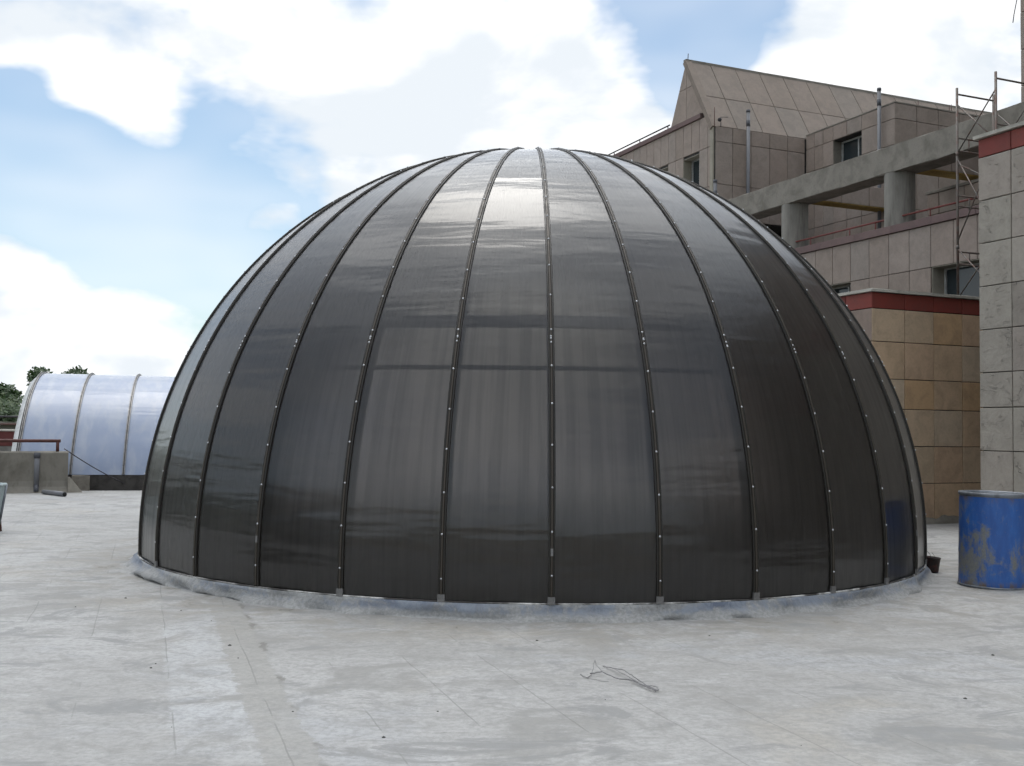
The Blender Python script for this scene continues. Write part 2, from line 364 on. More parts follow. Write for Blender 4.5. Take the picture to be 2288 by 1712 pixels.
MT['pvc'] = m_plain('grey_pvc', (.152, .156, .168), .45, 0, .2, 3, .05, (.128, .132, .144))
MT['pvcd'] = m_plain('dark_grey_pvc', (.085, .088, .10), .5, 0, .2, 3, .05)
MT['scaf'] = m_plain('galvanised_tube', (.15, .135, .12), .55, .4, .3, 7, .1, (.16, .07, .05), .5)
MT['frame'] = m_plain('white_window_frame', (.55, .56, .55), .5, 0, .1, 5, 0)
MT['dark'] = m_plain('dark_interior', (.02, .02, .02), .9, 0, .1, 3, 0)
m_, g_, p_ = mat('window_glass'); p_.inputs['Base Color'].default_value = (.035, .045, .05, 1); p_.inputs['Roughness'].default_value = .06
n_ = g_.noise(g_.new('ShaderNodeTexCoord').outputs['Object'], 2.5, 3); g_.l.new(g_.bump(n_, .1, .01), p_.inputs['Normal']); MT['glass'] = m_
MT['drum'] = m_drum()
MT['rim'] = m_plain('bare_rim_metal', (.19, .205, .225), .45, .4, .3, 12, .1)
MT['drumin'] = m_plain('drum_inside', (.04, .05, .08), .7, 0, .3, 6, .1)
MT['bucket'] = m_plain('tarred_tin', (.022, .014, .012), .55, .2, .4, 20, .3, (.10, .035, .03), .5)
MT['wire'] = m_plain('dark_wire', (.05, .045, .05), .5, .3, .1, 8, 0)
MT['twig'] = m_plain('rusty_wire', (.23, .225, .23), .7, .1, .2, 12, .1)
MT['tray'] = m_plain('greenish_galvanised', (.36, .43, .43), .5, .1, .2, 6, .1, (.27, .31, .33))
MT['bark'] = m_plain('bark', (.075, .058, .042), .95, 0, .4, 6, .6)
MT['leaf'] = m_leaf()
MT['ground'] = m_plain('dry_grass_ground', (.10, .11, .05), .95, 0, .3, .06, .1, (.15, .13, .085))
MT['farwall'] = m_plain('far_grey_wall', (.21, .20, .18), .9, 0, .3, .8, .1)
MT['maroon'] = m_plain('maroon_wall', (.12, .030, .026), .7, 0, .2, 1.2, .1)
MT['tanwall'] = m_plain('tan_render', (.42, .33, .21), .9, 0, .2, .8, .2)
MT['pebble'] = m_plain('dark_pebble', (.05, .048, .045), .8, 0, .3, 30, .1)

# ------------------------------------------------------------------ object helpers
def link(name, me, material, parent=None):
    o = bpy.data.objects.new(name, me); C.objects.link(o)
    if material is not None and len(me.materials) == 0: me.materials.append(material)
    if parent is not None: o.parent = parent
    return o
def mesh(name, verts, faces, smooth=False):
    me = bpy.data.meshes.new(name); me.from_pydata([tuple(v) for v in verts], [], faces); me.update()
    if smooth: me.polygons.foreach_set('use_smooth', [True] * len(me.polygons))
    return me
def tag(o, label, cat, group=None):
    o['label'] = label; o['category'] = cat
    if group: o['group'] = group
    return o
def empty(name, loc=(0, 0, 0), rz=0., label=None, cat=None, group=None):
    o = bpy.data.objects.new(name, None); C.objects.link(o); o.location = loc; o.rotation_euler = (0, 0, rz)
    o.empty_display_size = .2
    if label: tag(o, label, cat, group)
    return o
def box(name, material, a, b, parent=None, bevel=.0, rough=0.):
    """box between corners a and b, optionally with chipped, chamfered edges"""
    bm = bmesh.new(); bmesh.ops.create_cube(bm, size=1)
    for v in bm.verts:
        v.co = Vector([(a[i] + b[i]) / 2 + v.co[i] * (b[i] - a[i]) for i in range(3)])
    if bevel:
        bmesh.ops.bevel(bm, geom=bm.edges[:], offset=bevel, segments=1, affect='EDGES')
    if rough:
        for v in bm.verts:
            v.co += Vector((random.uniform(-rough, rough), random.uniform(-rough, rough), random.uniform(-rough, rough)))
    me = bpy.data.meshes.new(name); bm.to_mesh(me); bm.free()
    return link(name, me, material, parent)
def rough_beam(name, material, a, b, axis, step, parent, amp=.012):
    """cast concrete member: subdivided along its length with uneven arrises"""
    n = max(2, int(abs(b[axis] - a[axis]) / step)); others = [i for i in range(3) if i != axis]
    vs_, fs = [], []
    c = .02
    prof = [(c, 0), (1 - c, 0), (1, c), (1, 1 - c), (1 - c, 1), (c, 1), (0, 1 - c), (0, c)]
    for k in range(n + 1):
        for (p, q) in prof:
            v = [0, 0, 0]; v[axis] = a[axis] + (b[axis] - a[axis]) * k / n
            v[others[0]] = a[others[0]] + (b[others[0]] - a[others[0]]) * p
            v[others[1]] = a[others[1]] + (b[others[1]] - a[others[1]]) * q
            v[others[0]] += random.uniform(-amp, amp); v[others[1]] += random.uniform(-amp, amp)
            vs_.append(v)
    for k in range(n):
        for j in range(8):
            fs.append((k * 8 + j, k * 8 + (j + 1) % 8, (k + 1) * 8 + (j + 1) % 8, (k + 1) * 8 + j))
    fs.append(tuple(range(8))[::-1]); fs.append(tuple(n * 8 + j for j in range(8)))
    me = mesh(name, vs_, fs); bm = bmesh.new(); bm.from_mesh(me); bmesh.ops.recalc_face_normals(bm, faces=bm.faces[:]); bm.to_mesh(me); bm.free()
    return link(name, me, material, parent)
def tube_geo(path, r, seg=8, cap=True):
    vs_, fs = [], []
    P = [Vector(p) for p in path]; n = len(P)
    prev = None
    for i, p in enumerate(P):
        t = (P[min(i + 1, n - 1)] - P[max(i - 1, 0)]).normalized()
        if prev is None:
            a = t.orthogonal().normalized()
        else:
            a = (prev - t * prev.dot(t)).normalized()
        prev = a; b = t.cross(a)
        rr = r[i] if isinstance(r, (list, tuple)) else r
        for j in range(seg):
            an = 2 * math.pi * j / seg
            vs_.append(p + (a * math.cos(an) + b * math.sin(an)) * rr)
    for i in range(n - 1):
        for j in range(seg):
            fs.append((i * seg + j, i * seg + (j + 1) % seg, (i + 1) * seg + (j + 1) % seg, (i + 1) * seg + j))
    if cap:
        fs.append(tuple(range(seg))[::-1]); fs.append(tuple((n - 1) * seg + j for j in range(seg)))
    return vs_, fs
def tube(name, material, path, r, parent=None, seg=8):
    v, f = tube_geo(path, r, seg); return link(name, mesh(name, v, f, True), material, parent)
def tubes(name, material, paths, r, parent=None, seg=8):
    V, Fs = [], []
    for p in paths:
        v, f = tube_geo(p, r, seg); o = len(V); V += v; Fs += [tuple(i + o for i in q) for q in f]
    return link(name, mesh(name, V, Fs, True), material, parent)
def lathe(name, material, prof, seg=48, parent=None, a0=0., a1=2 * math.pi, smooth=True):
    full = abs(a1 - a0 - 2 * math.pi) < 1e-6
    n = seg if full else seg + 1
    V = [(r * math.cos(a0 + (a1 - a0) * k / seg), r * math.sin(a0 + (a1 - a0) * k / seg), z) for k in range(n) for (r, z) in prof]
    m = len(prof); Fs = []
    for k in range(seg):
        for j in range(m - 1):
            a, b = k * m + j, ((k + 1) % n) * m + j
            Fs.append((a, b, b + 1, a + 1))
    return link(name, mesh(name, V, Fs, smooth), material, parent)

# tiles: local x = width, local z = height, local -y = outward face. One mesh per size.
TILE = {}
def tile_mesh(w, h, t=.035, c=.006):
    key = (round(w, 3), round(h, 3))
    if key in TILE: return TILE[key]
    w, h = w / 2, h / 2
    V = [(-w, 0, -h), (w, 0, -h), (w, 0, h), (-w, 0, h), (-w, -t + c, -h), (w, -t + c, -h), (w, -t + c, h), (-w, -t + c, h),
         (-w + c, -t, -h + c), (w - c, -t, -h + c), (w - c, -t, h - c), (-w + c, -t, h - c)]
    Fs = [(8, 9, 10, 11)]
    for j in range(4):
        k = (j + 1) % 4
        Fs.append((j, k, 4 + k, 4 + j)); Fs.append((4 + j, 4 + k, 8 + k, 8 + j))
    TILE[key] = mesh('tile', V, Fs)
    return TILE[key]
TM = {}
def tile(parent, material, cx, cy, cz, w, h, rz=0., rx=0., gap=.013, name='tile'):
    me0 = tile_mesh(w - gap, h - gap); key = (me0.name, material.name)
    if key not in TM:
        me = me0.copy(); me.materials.clear(); me.materials.append(material); TM[key] = me
    o = bpy.data.objects.new(name, TM[key]); C.objects.link(o); o.parent = parent
    j = lambda s: random.uniform(-s, s)
    o.location = (cx + j(.0015), cy + j(.0015), cz + j(.001)); o.rotation_euler = (rx + j(.0022), j(.0012), rz + j(.0022))
    return o
def tiles_u(parent, material, u, vj, zj, skip=(), name='tile'):
    """cladding on a wall u = const that faces -u; vj, zj joint positions"""
    for i in range(len(vj) - 1):
        for k in range(len(zj) - 1):
            v0, v1, z0, z1 = *sorted((vj[i], vj[i + 1])), zj[k], zj[k + 1]
            cv, cz = (v0 + v1) / 2, (z0 + z1) / 2
            if any(a <= cv <= b and c <= cz <= d for (a, b, c, d) in skip): continue
            tile(parent, material, u, cv, cz, v1 - v0, z1 - z0, -math.pi / 2, name=name)
def tiles_v(parent, material, v, uj, zj, skip=(), name='tile'):
    """cladding on a wall v = const that faces -v"""
    for i in range(len(uj) - 1):
        for k in range(len(zj) - 1):
            u0, u1, z0, z1 = *sorted((uj[i], uj[i + 1])), zj[k], zj[k + 1]
            cu, cz = (u0 + u1) / 2, (z0 + z1) / 2
            if any(a <= cu <= b and c <= cz <= d for (a, b, c, d) in skip): continue
            tile(parent, material, cu, v, cz, u1 - u0, z1 - z0, 0., name=name)
def steps(a, b, st):
    out = [a]
    while (out[-1] + st < b - st * .3) if st > 0 else (out[-1] + st > b - st * .3): out.append(out[-1] + st)
    out.append(b); return out

AZ = R_(23.17)
D2 = Vector((math.cos(AZ), math.sin(AZ), 0)); D1 = Vector((-math.sin(AZ), math.cos(AZ), 0))
class Bld:
    """a building in the rotated (u, v) grid; its empty stands at a corner of the base"""
    def __init__(s, name, u, v, z, label, cat):
        s.o = (u, v, z); p = D2 * u + D1 * v + Vector((0, 0, z))
        s.e = empty(name, p, AZ, label, cat)
        s.f = empty  # unused
    def L(s, p): return (p[0] - s.o[0], p[1] - s.o[1], p[2] - s.o[2])

# ================================================================== SETTING
# terrace slab with the round opening under the dome
DC = (.2349, 12.9036); DR = 4.4614; DZ = .3257; DBZ = .12
def terrace():
    x0, x1, y0, y1 = -27., 46., -14., 50.
    n = 128; inner = 4.28; rings = [4.28, 4.6, 5.2, 6.5, 9.0]
    V, Fs = [], []
    for r in rings:
        for k in range(n):
            a = 2 * math.pi * k / n; V.append((DC[0] + r * math.cos(a), DC[1] + r * math.sin(a), 0))
    for k in range(n):
        a = 2 * math.pi * k / n; c, s = math.cos(a), math.sin(a); t = 1e9
        if c > 1e-6: t = min(t, (x1 - DC[0]) / c)
        if c < -1e-6: t = min(t, (x0 - DC[0]) / c)
        if s > 1e-6: t = min(t, (y1 - DC[1]) / s)
        if s < -1e-6: t = min(t, (y0 - DC[1]) / s)
        V.append((DC[0] + c * t, DC[1] + s * t, 0))
    m = len(rings)
    for q in range(m):
        for k in range(n): Fs.append((q * n + k, (q + 1) * n + k, (q + 1) * n + (k + 1) % n, q * n + (k + 1) % n))
    b = len(V)
    for k in range(n): V.append((V[m * n + k][0], V[m * n + k][1], -6.2))
    for k in range(n): Fs.append((m * n + k, b + k, b + (k + 1) % n, m * n + (k + 1) % n))
    # the four true corners are cut off by less than a metre, far outside the picture
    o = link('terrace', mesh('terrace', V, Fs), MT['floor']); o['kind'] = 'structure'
    return o
terrace()
gm = mesh('ground', [(-3000, -3000, -6.2), (3000, -3000, -6.2), (3000, 3000, -6.2), (-3000, 3000, -6.2)], [(0, 1, 2, 3)])
go = link('ground', gm, MT['ground']); go['kind'] = 'structure'
# the hall below the dome
well = lathe('atrium_well', MT['steel'], [(4.28, -.02), (4.28, -5.9), (0.01, -5.9)], 64); well.location = (DC[0], DC[1], 0); well['kind'] = 'structure'

# ================================================================== DOME
def dome():
    root = empty('skylight_dome', (DC[0], DC[1], 0), 0, 'large dark bronze ribbed polycarbonate dome on the terrace floor', 'dome')
    NG = 32; ST = 2 * math.pi / NG; PH = R_(1.25)
    lat0 = math.asin((DBZ - DZ) / DR); lat1 = R_(86)
    # glazing sheet: straight across between two ribs, curved along its length
    na, nl = 8, 60
    V, Fs, UV = [], [], []
    for i in range(nl + 1):
        la = lat0 + (lat1 - lat0) * i / nl
        r = DR * math.cos(la); z = DZ + DR * math.sin(la)
        p0 = Vector((r * math.cos(-ST / 2), r * math.sin(-ST / 2), z)); p1 = Vector((r * math.cos(ST / 2), r * math.sin(ST / 2), z))
        for j in range(na + 1):
            V.append(p0.lerp(p1, j / na)); UV.append((j / na, DR * (la - lat0)))
    for i in range(nl):
        for j in range(na):
            a = i * (na + 1) + j; Fs.append((a, a + 1, a + na + 2, a + na + 1))
    pm = mesh('panel', V, Fs, True); ul = pm.uv_layers.new(name='UVMap')
    for lp in pm.loops: ul.data[lp.index].uv = UV[lp.vertex_index]
    pm.materials.append(MT['sheet'])
    # rib cover: swept section with two grooves beside a raised cap
    def sweep(prof, la0, la1, n, nm, mt):
        V, Fs = [], []
        for i in range(n + 1):
            la = la0 + (la1 - la0) * i / n
            nn = Vector((math.cos(la), 0, math.sin(la)))
            for (t, h) in prof: V.append(Vector((0, 0, DZ)) + nn * (DR + h) + Vector((0, t, 0)))
        m = len(prof)
        for i in range(n):
            for j in range(m - 1):
                a = i * m + j; Fs.append((a, a + 1, a + m + 1, a + m))
        Fs.append(tuple(range(m))[::-1]); Fs.append(tuple(n * m + j for j in range(m)))
        me = mesh(nm, V, Fs); me.materials.append(mt); return me
    W = .026
    rib_me = sweep([(-W, -.006), (-W, .010), (-W + .003, .014), (-.012, .014), (-.011, .004), (.011, .004), (.012, .014), (W - .003, .014), (W, .010), (W, -.006)], lat0, lat1, 64, 'rib', MT['rib'])
    cap_me = sweep([(-.0085, .002), (-.0085, .017), (-.006, .020), (.006, .020), (.0085, .017), (.0085, .002)], lat0 + .004, lat1, 64, 'cap_strip', MT['strip'])
    in_me = sweep([(-.03, -.13), (-.03, -.012), (.03, -.012), (.03, -.13)], lat0, lat1, 40, 'inner_rafter', MT['steel'])
    def bolt_mesh(seed):
        rr = random.Random(seed); V, Fs = [], []
        base = rr.uniform(-.4, .4)
        lats = [base + 4.42 * k for k in range(0, 20)]
        lats = [l for l in lats if abs(l - 26) > 1.6] + [25.1 + rr.uniform(-.2, .2) + d for d in (0, .45, .85, 1.5)]
        for l in lats:
            l += rr.uniform(-.12, .12); la = R_(l); n = Vector((math.cos(la), 0, math.sin(la))); e = Vector((0, 1, 0)); t = n.cross(e)
            c = Vector((0, rr.uniform(-.002, .002), DZ)) + n * (DR + .019); o = len(V); q = .009
            for (rad, h) in ((1., 0), (.95, .5), (.55, .85)):
                for j in range(8): V.append(c + (e * math.cos(j * math.pi / 4) + t * math.sin(j * math.pi / 4)) * q * rad + n * q * h)
            V.append(c + n * q)
            for s in (0, 1):
                for j in range(8): Fs.append((o + s * 8 + j, o + s * 8 + (j + 1) % 8, o + s * 8 + 8 + (j + 1) % 8, o + s * 8 + 8 + j))
            for j in range(8): Fs.append((o + 16 + j, o + 16 + (j + 1) % 8, o + 24))
        me = mesh('bolts', V, Fs, True); me.materials.append(MT['bolt'])
        bm = bmesh.new(); bm.from_mesh(me); bmesh.ops.recalc_face_normals(bm, faces=bm.faces[:]); bm.to_mesh(me); bm.free(); return me
    bms = [bolt_mesh(s) for s in range(5)]
    bp = sweep([(-.03, .004), (-.03, .022), (.03, .022), (.03, .004)], lat0, lat0 + .013, 1, 'foot_bracket', MT['alu'])
    jp = sweep([(-.010, .006), (-.010, .0235), (.010, .0235), (.010, .006)], lat0 + .085, lat0 + .098, 1, 'joint_clip', MT['alu'])
    for k in range(NG):
        # angle 0 points at the camera (-y), growing to +x
        th = PH + k * ST; rz = th - math.pi / 2
        rb = link('rib', rib_me, None, root); rb.rotation_euler = (0, 0, rz)
        cp = link('cap_strip', cap_me, None, rb)
        bo = link('bolts', bms[k % 5], None, rb); bo['kind'] = 'stuff'
        link('inner_rafter', in_me, None, rb)
        if k % 32 in (30, 31, 0, 1, 2, 3, 4, 5) or k % 3 == 0: link('foot_bracket', bp, None, rb)
        if k in (0, 5, 29): link('joint_clip', jp, None, rb)
        pn = link('panel', pm, None, root); pn.rotation_euler = (0, 0, rz + ST / 2)
    # ring purlins seen through the sheets
    def ring(la, h, d, nm):
        r0 = DR - .014; V, Fs = [], []
        prof = []
        for (dl, dr) in ((-h / 2, 0), (h / 2, 0), (h / 2, -d), (-h / 2, -d)):
            a = R_(la) + dl / DR; prof.append(((r0 + dr) * math.cos(a) * math.cos(ST / 2), DZ + (r0 + dr) * math.sin(a)))
        pts = []
        for k in range(NG):
            th = PH + k * ST - math.pi / 2
            for (r, z) in prof: V.append((r / math.cos(ST / 2) * math.cos(th), r / math.cos(ST / 2) * math.sin(th), z))
        for k in range(NG):
            for j in range(4):
                a, b = k * 4 + j, k * 4 + (j + 1) % 4; c, d_ = ((k + 1) % NG) * 4 + (j + 1) % 4, ((k + 1) % NG) * 4 + j
                Fs.append((a, b, c, d_))
        me = mesh(nm, V, Fs); bm = bmesh.new(); bm.from_mesh(me); bmesh.ops.recalc_face_normals(bm, faces=bm.faces[:]); bm.to_mesh(me); bm.free()
        return link(nm, me, MT['steel'], root)
    ring(28.2, .105, .05, 'ring_purlin'); ring(22.3, .03, .03, 'ring_purlin'); ring(57, .10, .05, 'ring_purlin'); ring(-1.35, .16, .05, 'base_rail')
    cap = lathe('crown_cap', MT['rib'], [(.36, DZ + DR * math.sin(R_(85.4)) - .01), (.36, DZ + DR * .9985), (.33, DZ + DR + .012), (.0, DZ + DR + .02)], 32, root)
    # sloped waterproofing fillet round the foot, trowelled by hand
    V, Fs = [], []
    rb0 = DR * math.cos(lat0); n = 400; prof = [(rb0 - .13, -.02), (rb0 - .13, DBZ - .012), (rb0 + .020, DBZ - .004), (rb0 + .027, DBZ - .03), (rb0 + .045, .055), (rb0 + .07, .018), (rb0 + .13, -.006)]
    for k in range(n):
        a = 2 * math.pi * k / n
        for i, (r, z) in enumerate(prof):
            q = mnoise.noise(Vector((math.cos(a) * 14, math.sin(a) * 14, i * .7))) * .030 + mnoise.noise(Vector((math.cos(a) * 4, math.sin(a) * 4, 5 + i * .2))) * .02
            f = (0, 0, .1, .5, 1, 1.4, 2.4)[i]
            V.append(((r + q * f * 2.0) * math.cos(a), (r + q * f * 2.0) * math.sin(a), z + q * f * .45 if i < 6 else z))
    m = len(prof)
    for k in range(n):
        for j in range(m - 1):
            Fs.append((k * m + j, ((k + 1) % n) * m + j, ((k + 1) % n) * m + j + 1, k * m + j + 1))
    link('base_fillet', mesh('base_fillet', V, Fs, True), MT['skirt'], root)
    # bead of sealant, broken in places
    sp = [(rb0 + .004, DBZ - .008), (rb0 + .016, DBZ - .006), (rb0 + .016, DBZ + .006), (rb0 + .004, DBZ + .008)]
    lathe('sealant_bead', MT['seal'], sp, 160, root)
    return root
dome()

# ================================================================== TAN ANNEX
def annex():
    b = Bld('stone_annex', 12.385, 13.785, 0, 'low tan stone annex with red stone band and pale coping behind the blue drum', 'building')
    L = b.L; e = b.e
    wall = box('wall', MT['body'], L((12.385, 13.785, -.05)), L((16.7, 24., 3.85)), e)
    zj = [.0, .67, 1.29, 1.91, 2.41, 3.03, 3.58]
    uj = [12.35, 13.055, 13.70, 14.345, 14.99, 15.63, 16.27, 16.7]
    tiles_v(wall, MT['tan_stone'], 0, [u - 12.385 for u in uj], zj)
    vj = [v - 13.785 for v in steps(13.75, 20.2, .64)]
    tiles_u(wall, MT['rose_stone'], 0, vj[0:], zj)
    bz = [3.58, 3.85]
    tiles_v(wall, MT['red_band'], 0, [u - 12.385 for u in uj], bz, name='band_stone')
    tiles_u(wall, MT['red_band'], 0, vj, bz, name='band_stone')
    # coping
    cp = rough_beam('coping', MT['white_cop'], L((12.30, 13.70, 3.853)), L((16.7, 14.05, 3.90)), 0, .6, e, .003)
    cp = rough_beam('coping', MT['white_cop'], L((12.30, 14.052, 3.853)), L((12.62, 24., 3.90)), 1, .6, e, .003)
    # cement smeared along the foot of the wall
    V, Fs = [], []; n = 60
    for k in range(n + 1):
        u = (16.4 - 12.3) * k / n - .1
        h = .07 + .10 * max(0, mnoise.noise(Vector((u * 2.1, 3, 0))) + .35) + .03 * mnoise.noise(Vector((u * 7, 9, 0)))
        for (dv, z) in ((.0, h), (-.045, h * .93), (-.075, h * .4), (-.2, .006), (-.2, -.02)): V.append((u, dv, z))
    for k in range(n):
        for j in range(4): Fs.append((k * 5 + j, k * 5 + j + 1, (k + 1) * 5 + j + 1, (k + 1) * 5 + j))
    link('mortar_fillet', mesh('mortar_fillet', V, Fs, True), MT['concd'], e)
annex()

# ================================================================== GREY STONE BLOCK (right)
def block():
    b = Bld('stone_block', 12.5, 11.6, 0, 'tall grey split stone block with red band at the right edge behind the blue drum', 'building')
    L = b.L; e = b.e
    wall = box('wall', MT['body'], L((12.5, -13., -.05)), L((16.2, 11.6, 5.88)), e)
    zj = [0., .64, 1.27, 1.90, 2.41, 3.04, 3.68, 4.32, 4.956, 5.60]
    vj = [v - 11.6 for v in [11.635] + [11.048 - .572 * k for k in range(15)]]
    tiles_u(wall, MT['grey_stone'], 0, vj, zj)
    tiles_u(wall, MT['red_band'], 0, vj, [5.60, 5.88], name='band_stone')
    rough_beam('coping', MT['white_cop'], L((12.41, -13., 5.883)), L((12.75, 11.68, 5.935)), 1, .6, e, .003)
    rough_beam('coping', MT['white_cop'], L((12.752, 11.34, 5.883)), L((16.2, 11.68, 5.935)), 0, .6, e, .003)
    box('plain_wall', MT['grey_stone'], L((12.47, -13., 0.)), L((12.499, 3.03, 5.85)), e)
    # red steel guard frame on its roof
    r = empty('guard_frame', D2 * 14 + D1 * 12.3 + Vector((0, 0, 5.88)), AZ, 'red painted steel guard frame on top of the grey stone block', 'railing')
    r.location = D2 * 14 + D1 * 11.0 + Vector((0, 0, 5.88))
    z = 1.0
    pts = [1.9, 1.57, 1.2]
    for a in (.45, .12, -.25, -.8):
        tube('post', MT['redpaint'], [(0, a, 0), (0, a, .72 + (.06 if a == .12 else 0))], .022, r)
    tube('top_bar', MT['redpaint'], [(0, .45, .70), (0, .12, .76), (0, -.25, .72), (0, -.8, .70)], .024, r)
    tube('mid_bar', MT['redpaint'], [(0, .45, .42), (0, -.8, .42)], .016, r)
block()

# ================================================================== MAIN BUILDING
def window(parent, name, plane, c0, a0, a1, z0, z1, depth, splits, L, sill=True):
    """recessed window in a wall; plane 'u' faces -u, 'v' faces -v; c0 = wall plane. frame and panes sit at c0 + depth"""
    P = (lambda c, a, z: L((c, a, z))) if plane == 'u' else (lambda c, a, z: L((a, c, z)))
    w = box(name, MT['dark'], P(c0 + depth + .06, a0, z0), P(c0 + depth + .1, a1, z1), parent)
    fb = .045
    fr = []
    V, Fs = [], []
    def bar(x0, x1, y0, y1):
        o = len(V)
        for c in (c0 + depth, c0 + depth + .05):
            for (x, y) in ((x0, y0), (x1, y0), (x1, y1), (x0, y1)): V.append(P(c, x, y))
        for q in ((0, 1, 2, 3), (7, 6, 5, 4), (0, 4, 5, 1), (1, 5, 6, 2), (2, 6, 7, 3), (3, 7, 4, 0)): Fs.append(tuple(o + i for i in q))
    bar(a0, a1, z0, z0 + fb); bar(a0, a1, z1 - fb, z1); bar(a0, a0 + fb, z0 + fb, z1 - fb); bar(a1 - fb, a1, z0 + fb, z1 - fb)
    xs = [a0 + fb] + [a0 + (a1 - a0) * s for s in splits] + [a1 - fb]
    for x in xs[1:-1]: bar(x - fb / 2, x + fb / 2, z0 + fb, z1 - fb)
    link('frame', mesh('frame', V, Fs), MT['frame'], w)
    for i in range(len(xs) - 1):
        x0, x1 = xs[i] + .02, xs[i + 1] - .02
        me = mesh('pane', [P(c0 + depth + .025, x0, z0 + fb), P(c0 + depth + .025, x1, z0 + fb), P(c0 + depth + .025, x1, z1 - fb), P(c0 + depth + .025, x0, z1 - fb)], [(0, 1, 2, 3)])
        link('pane', me, MT['glass'], w)
    return w

def slab_with_holes(name, material, plane, c0, c1, a0, a1, z0, z1, holes, parent, L):
    """wall slab of thickness c0..c1 with rectangular openings (real reveals)"""
    A = sorted({a0, a1, *[h[0] for h in holes], *[h[1] for h in holes]}); Z = sorted({z0, z1, *[h[2] for h in holes], *[h[3] for h in holes]})
    V, Fs = [], []
    P = (lambda c, a, z: L((c, a, z))) if plane == 'u' else (lambda c, a, z: L((a, c, z)))
    inh = lambda i, k: any(h[0] - 1e-6 <= A[i] and A[i + 1] <= h[1] + 1e-6 and h[2] - 1e-6 <= Z[k] and Z[k + 1] <= h[3] + 1e-6 for h in holes)
    def quad(*ps):
        o = len(V); V.extend(ps); Fs.append(tuple(range(o, o + 4)))
    nA, nZ = len(A) - 1, len(Z) - 1
    for i in range(nA):
        for k in range(nZ):
            if inh(i, k): continue
            for c in (c0, c1): quad(P(c, A[i], Z[k]), P(c, A[i + 1], Z[k]), P(c, A[i + 1], Z[k + 1]), P(c, A[i], Z[k + 1]))
            for (di, dk, p, q) in ((-1, 0, (A[i], Z[k]), (A[i], Z[k + 1])), (1, 0, (A[i + 1], Z[k]), (A[i + 1], Z[k + 1])), (0, -1, (A[i], Z[k]), (A[i + 1], Z[k])), (0, 1, (A[i], Z[k + 1]), (A[i + 1], Z[k + 1]))):
                ii, kk = i + di, k + dk
                if ii < 0 or ii >= nA or kk < 0 or kk >= nZ or inh(ii, kk): quad(P(c0, *p), P(c1, *p), P(c1, *q), P(c0, *q))
    me = mesh(name, V, Fs); bm = bmesh.new(); bm.from_mesh(me); bmesh.ops.remove_doubles(bm, verts=bm.verts[:], dist=1e-4); bmesh.ops.recalc_face_normals(bm, faces=bm.faces[:]); bm.to_mesh(me); bm.free()
    return link(name, me, material, parent)

MT['reveal'] = m_plain('pale_window_reveal', (.34, .31, .25), .85, 0, .2, 3, .1, (.26, .24, .20))

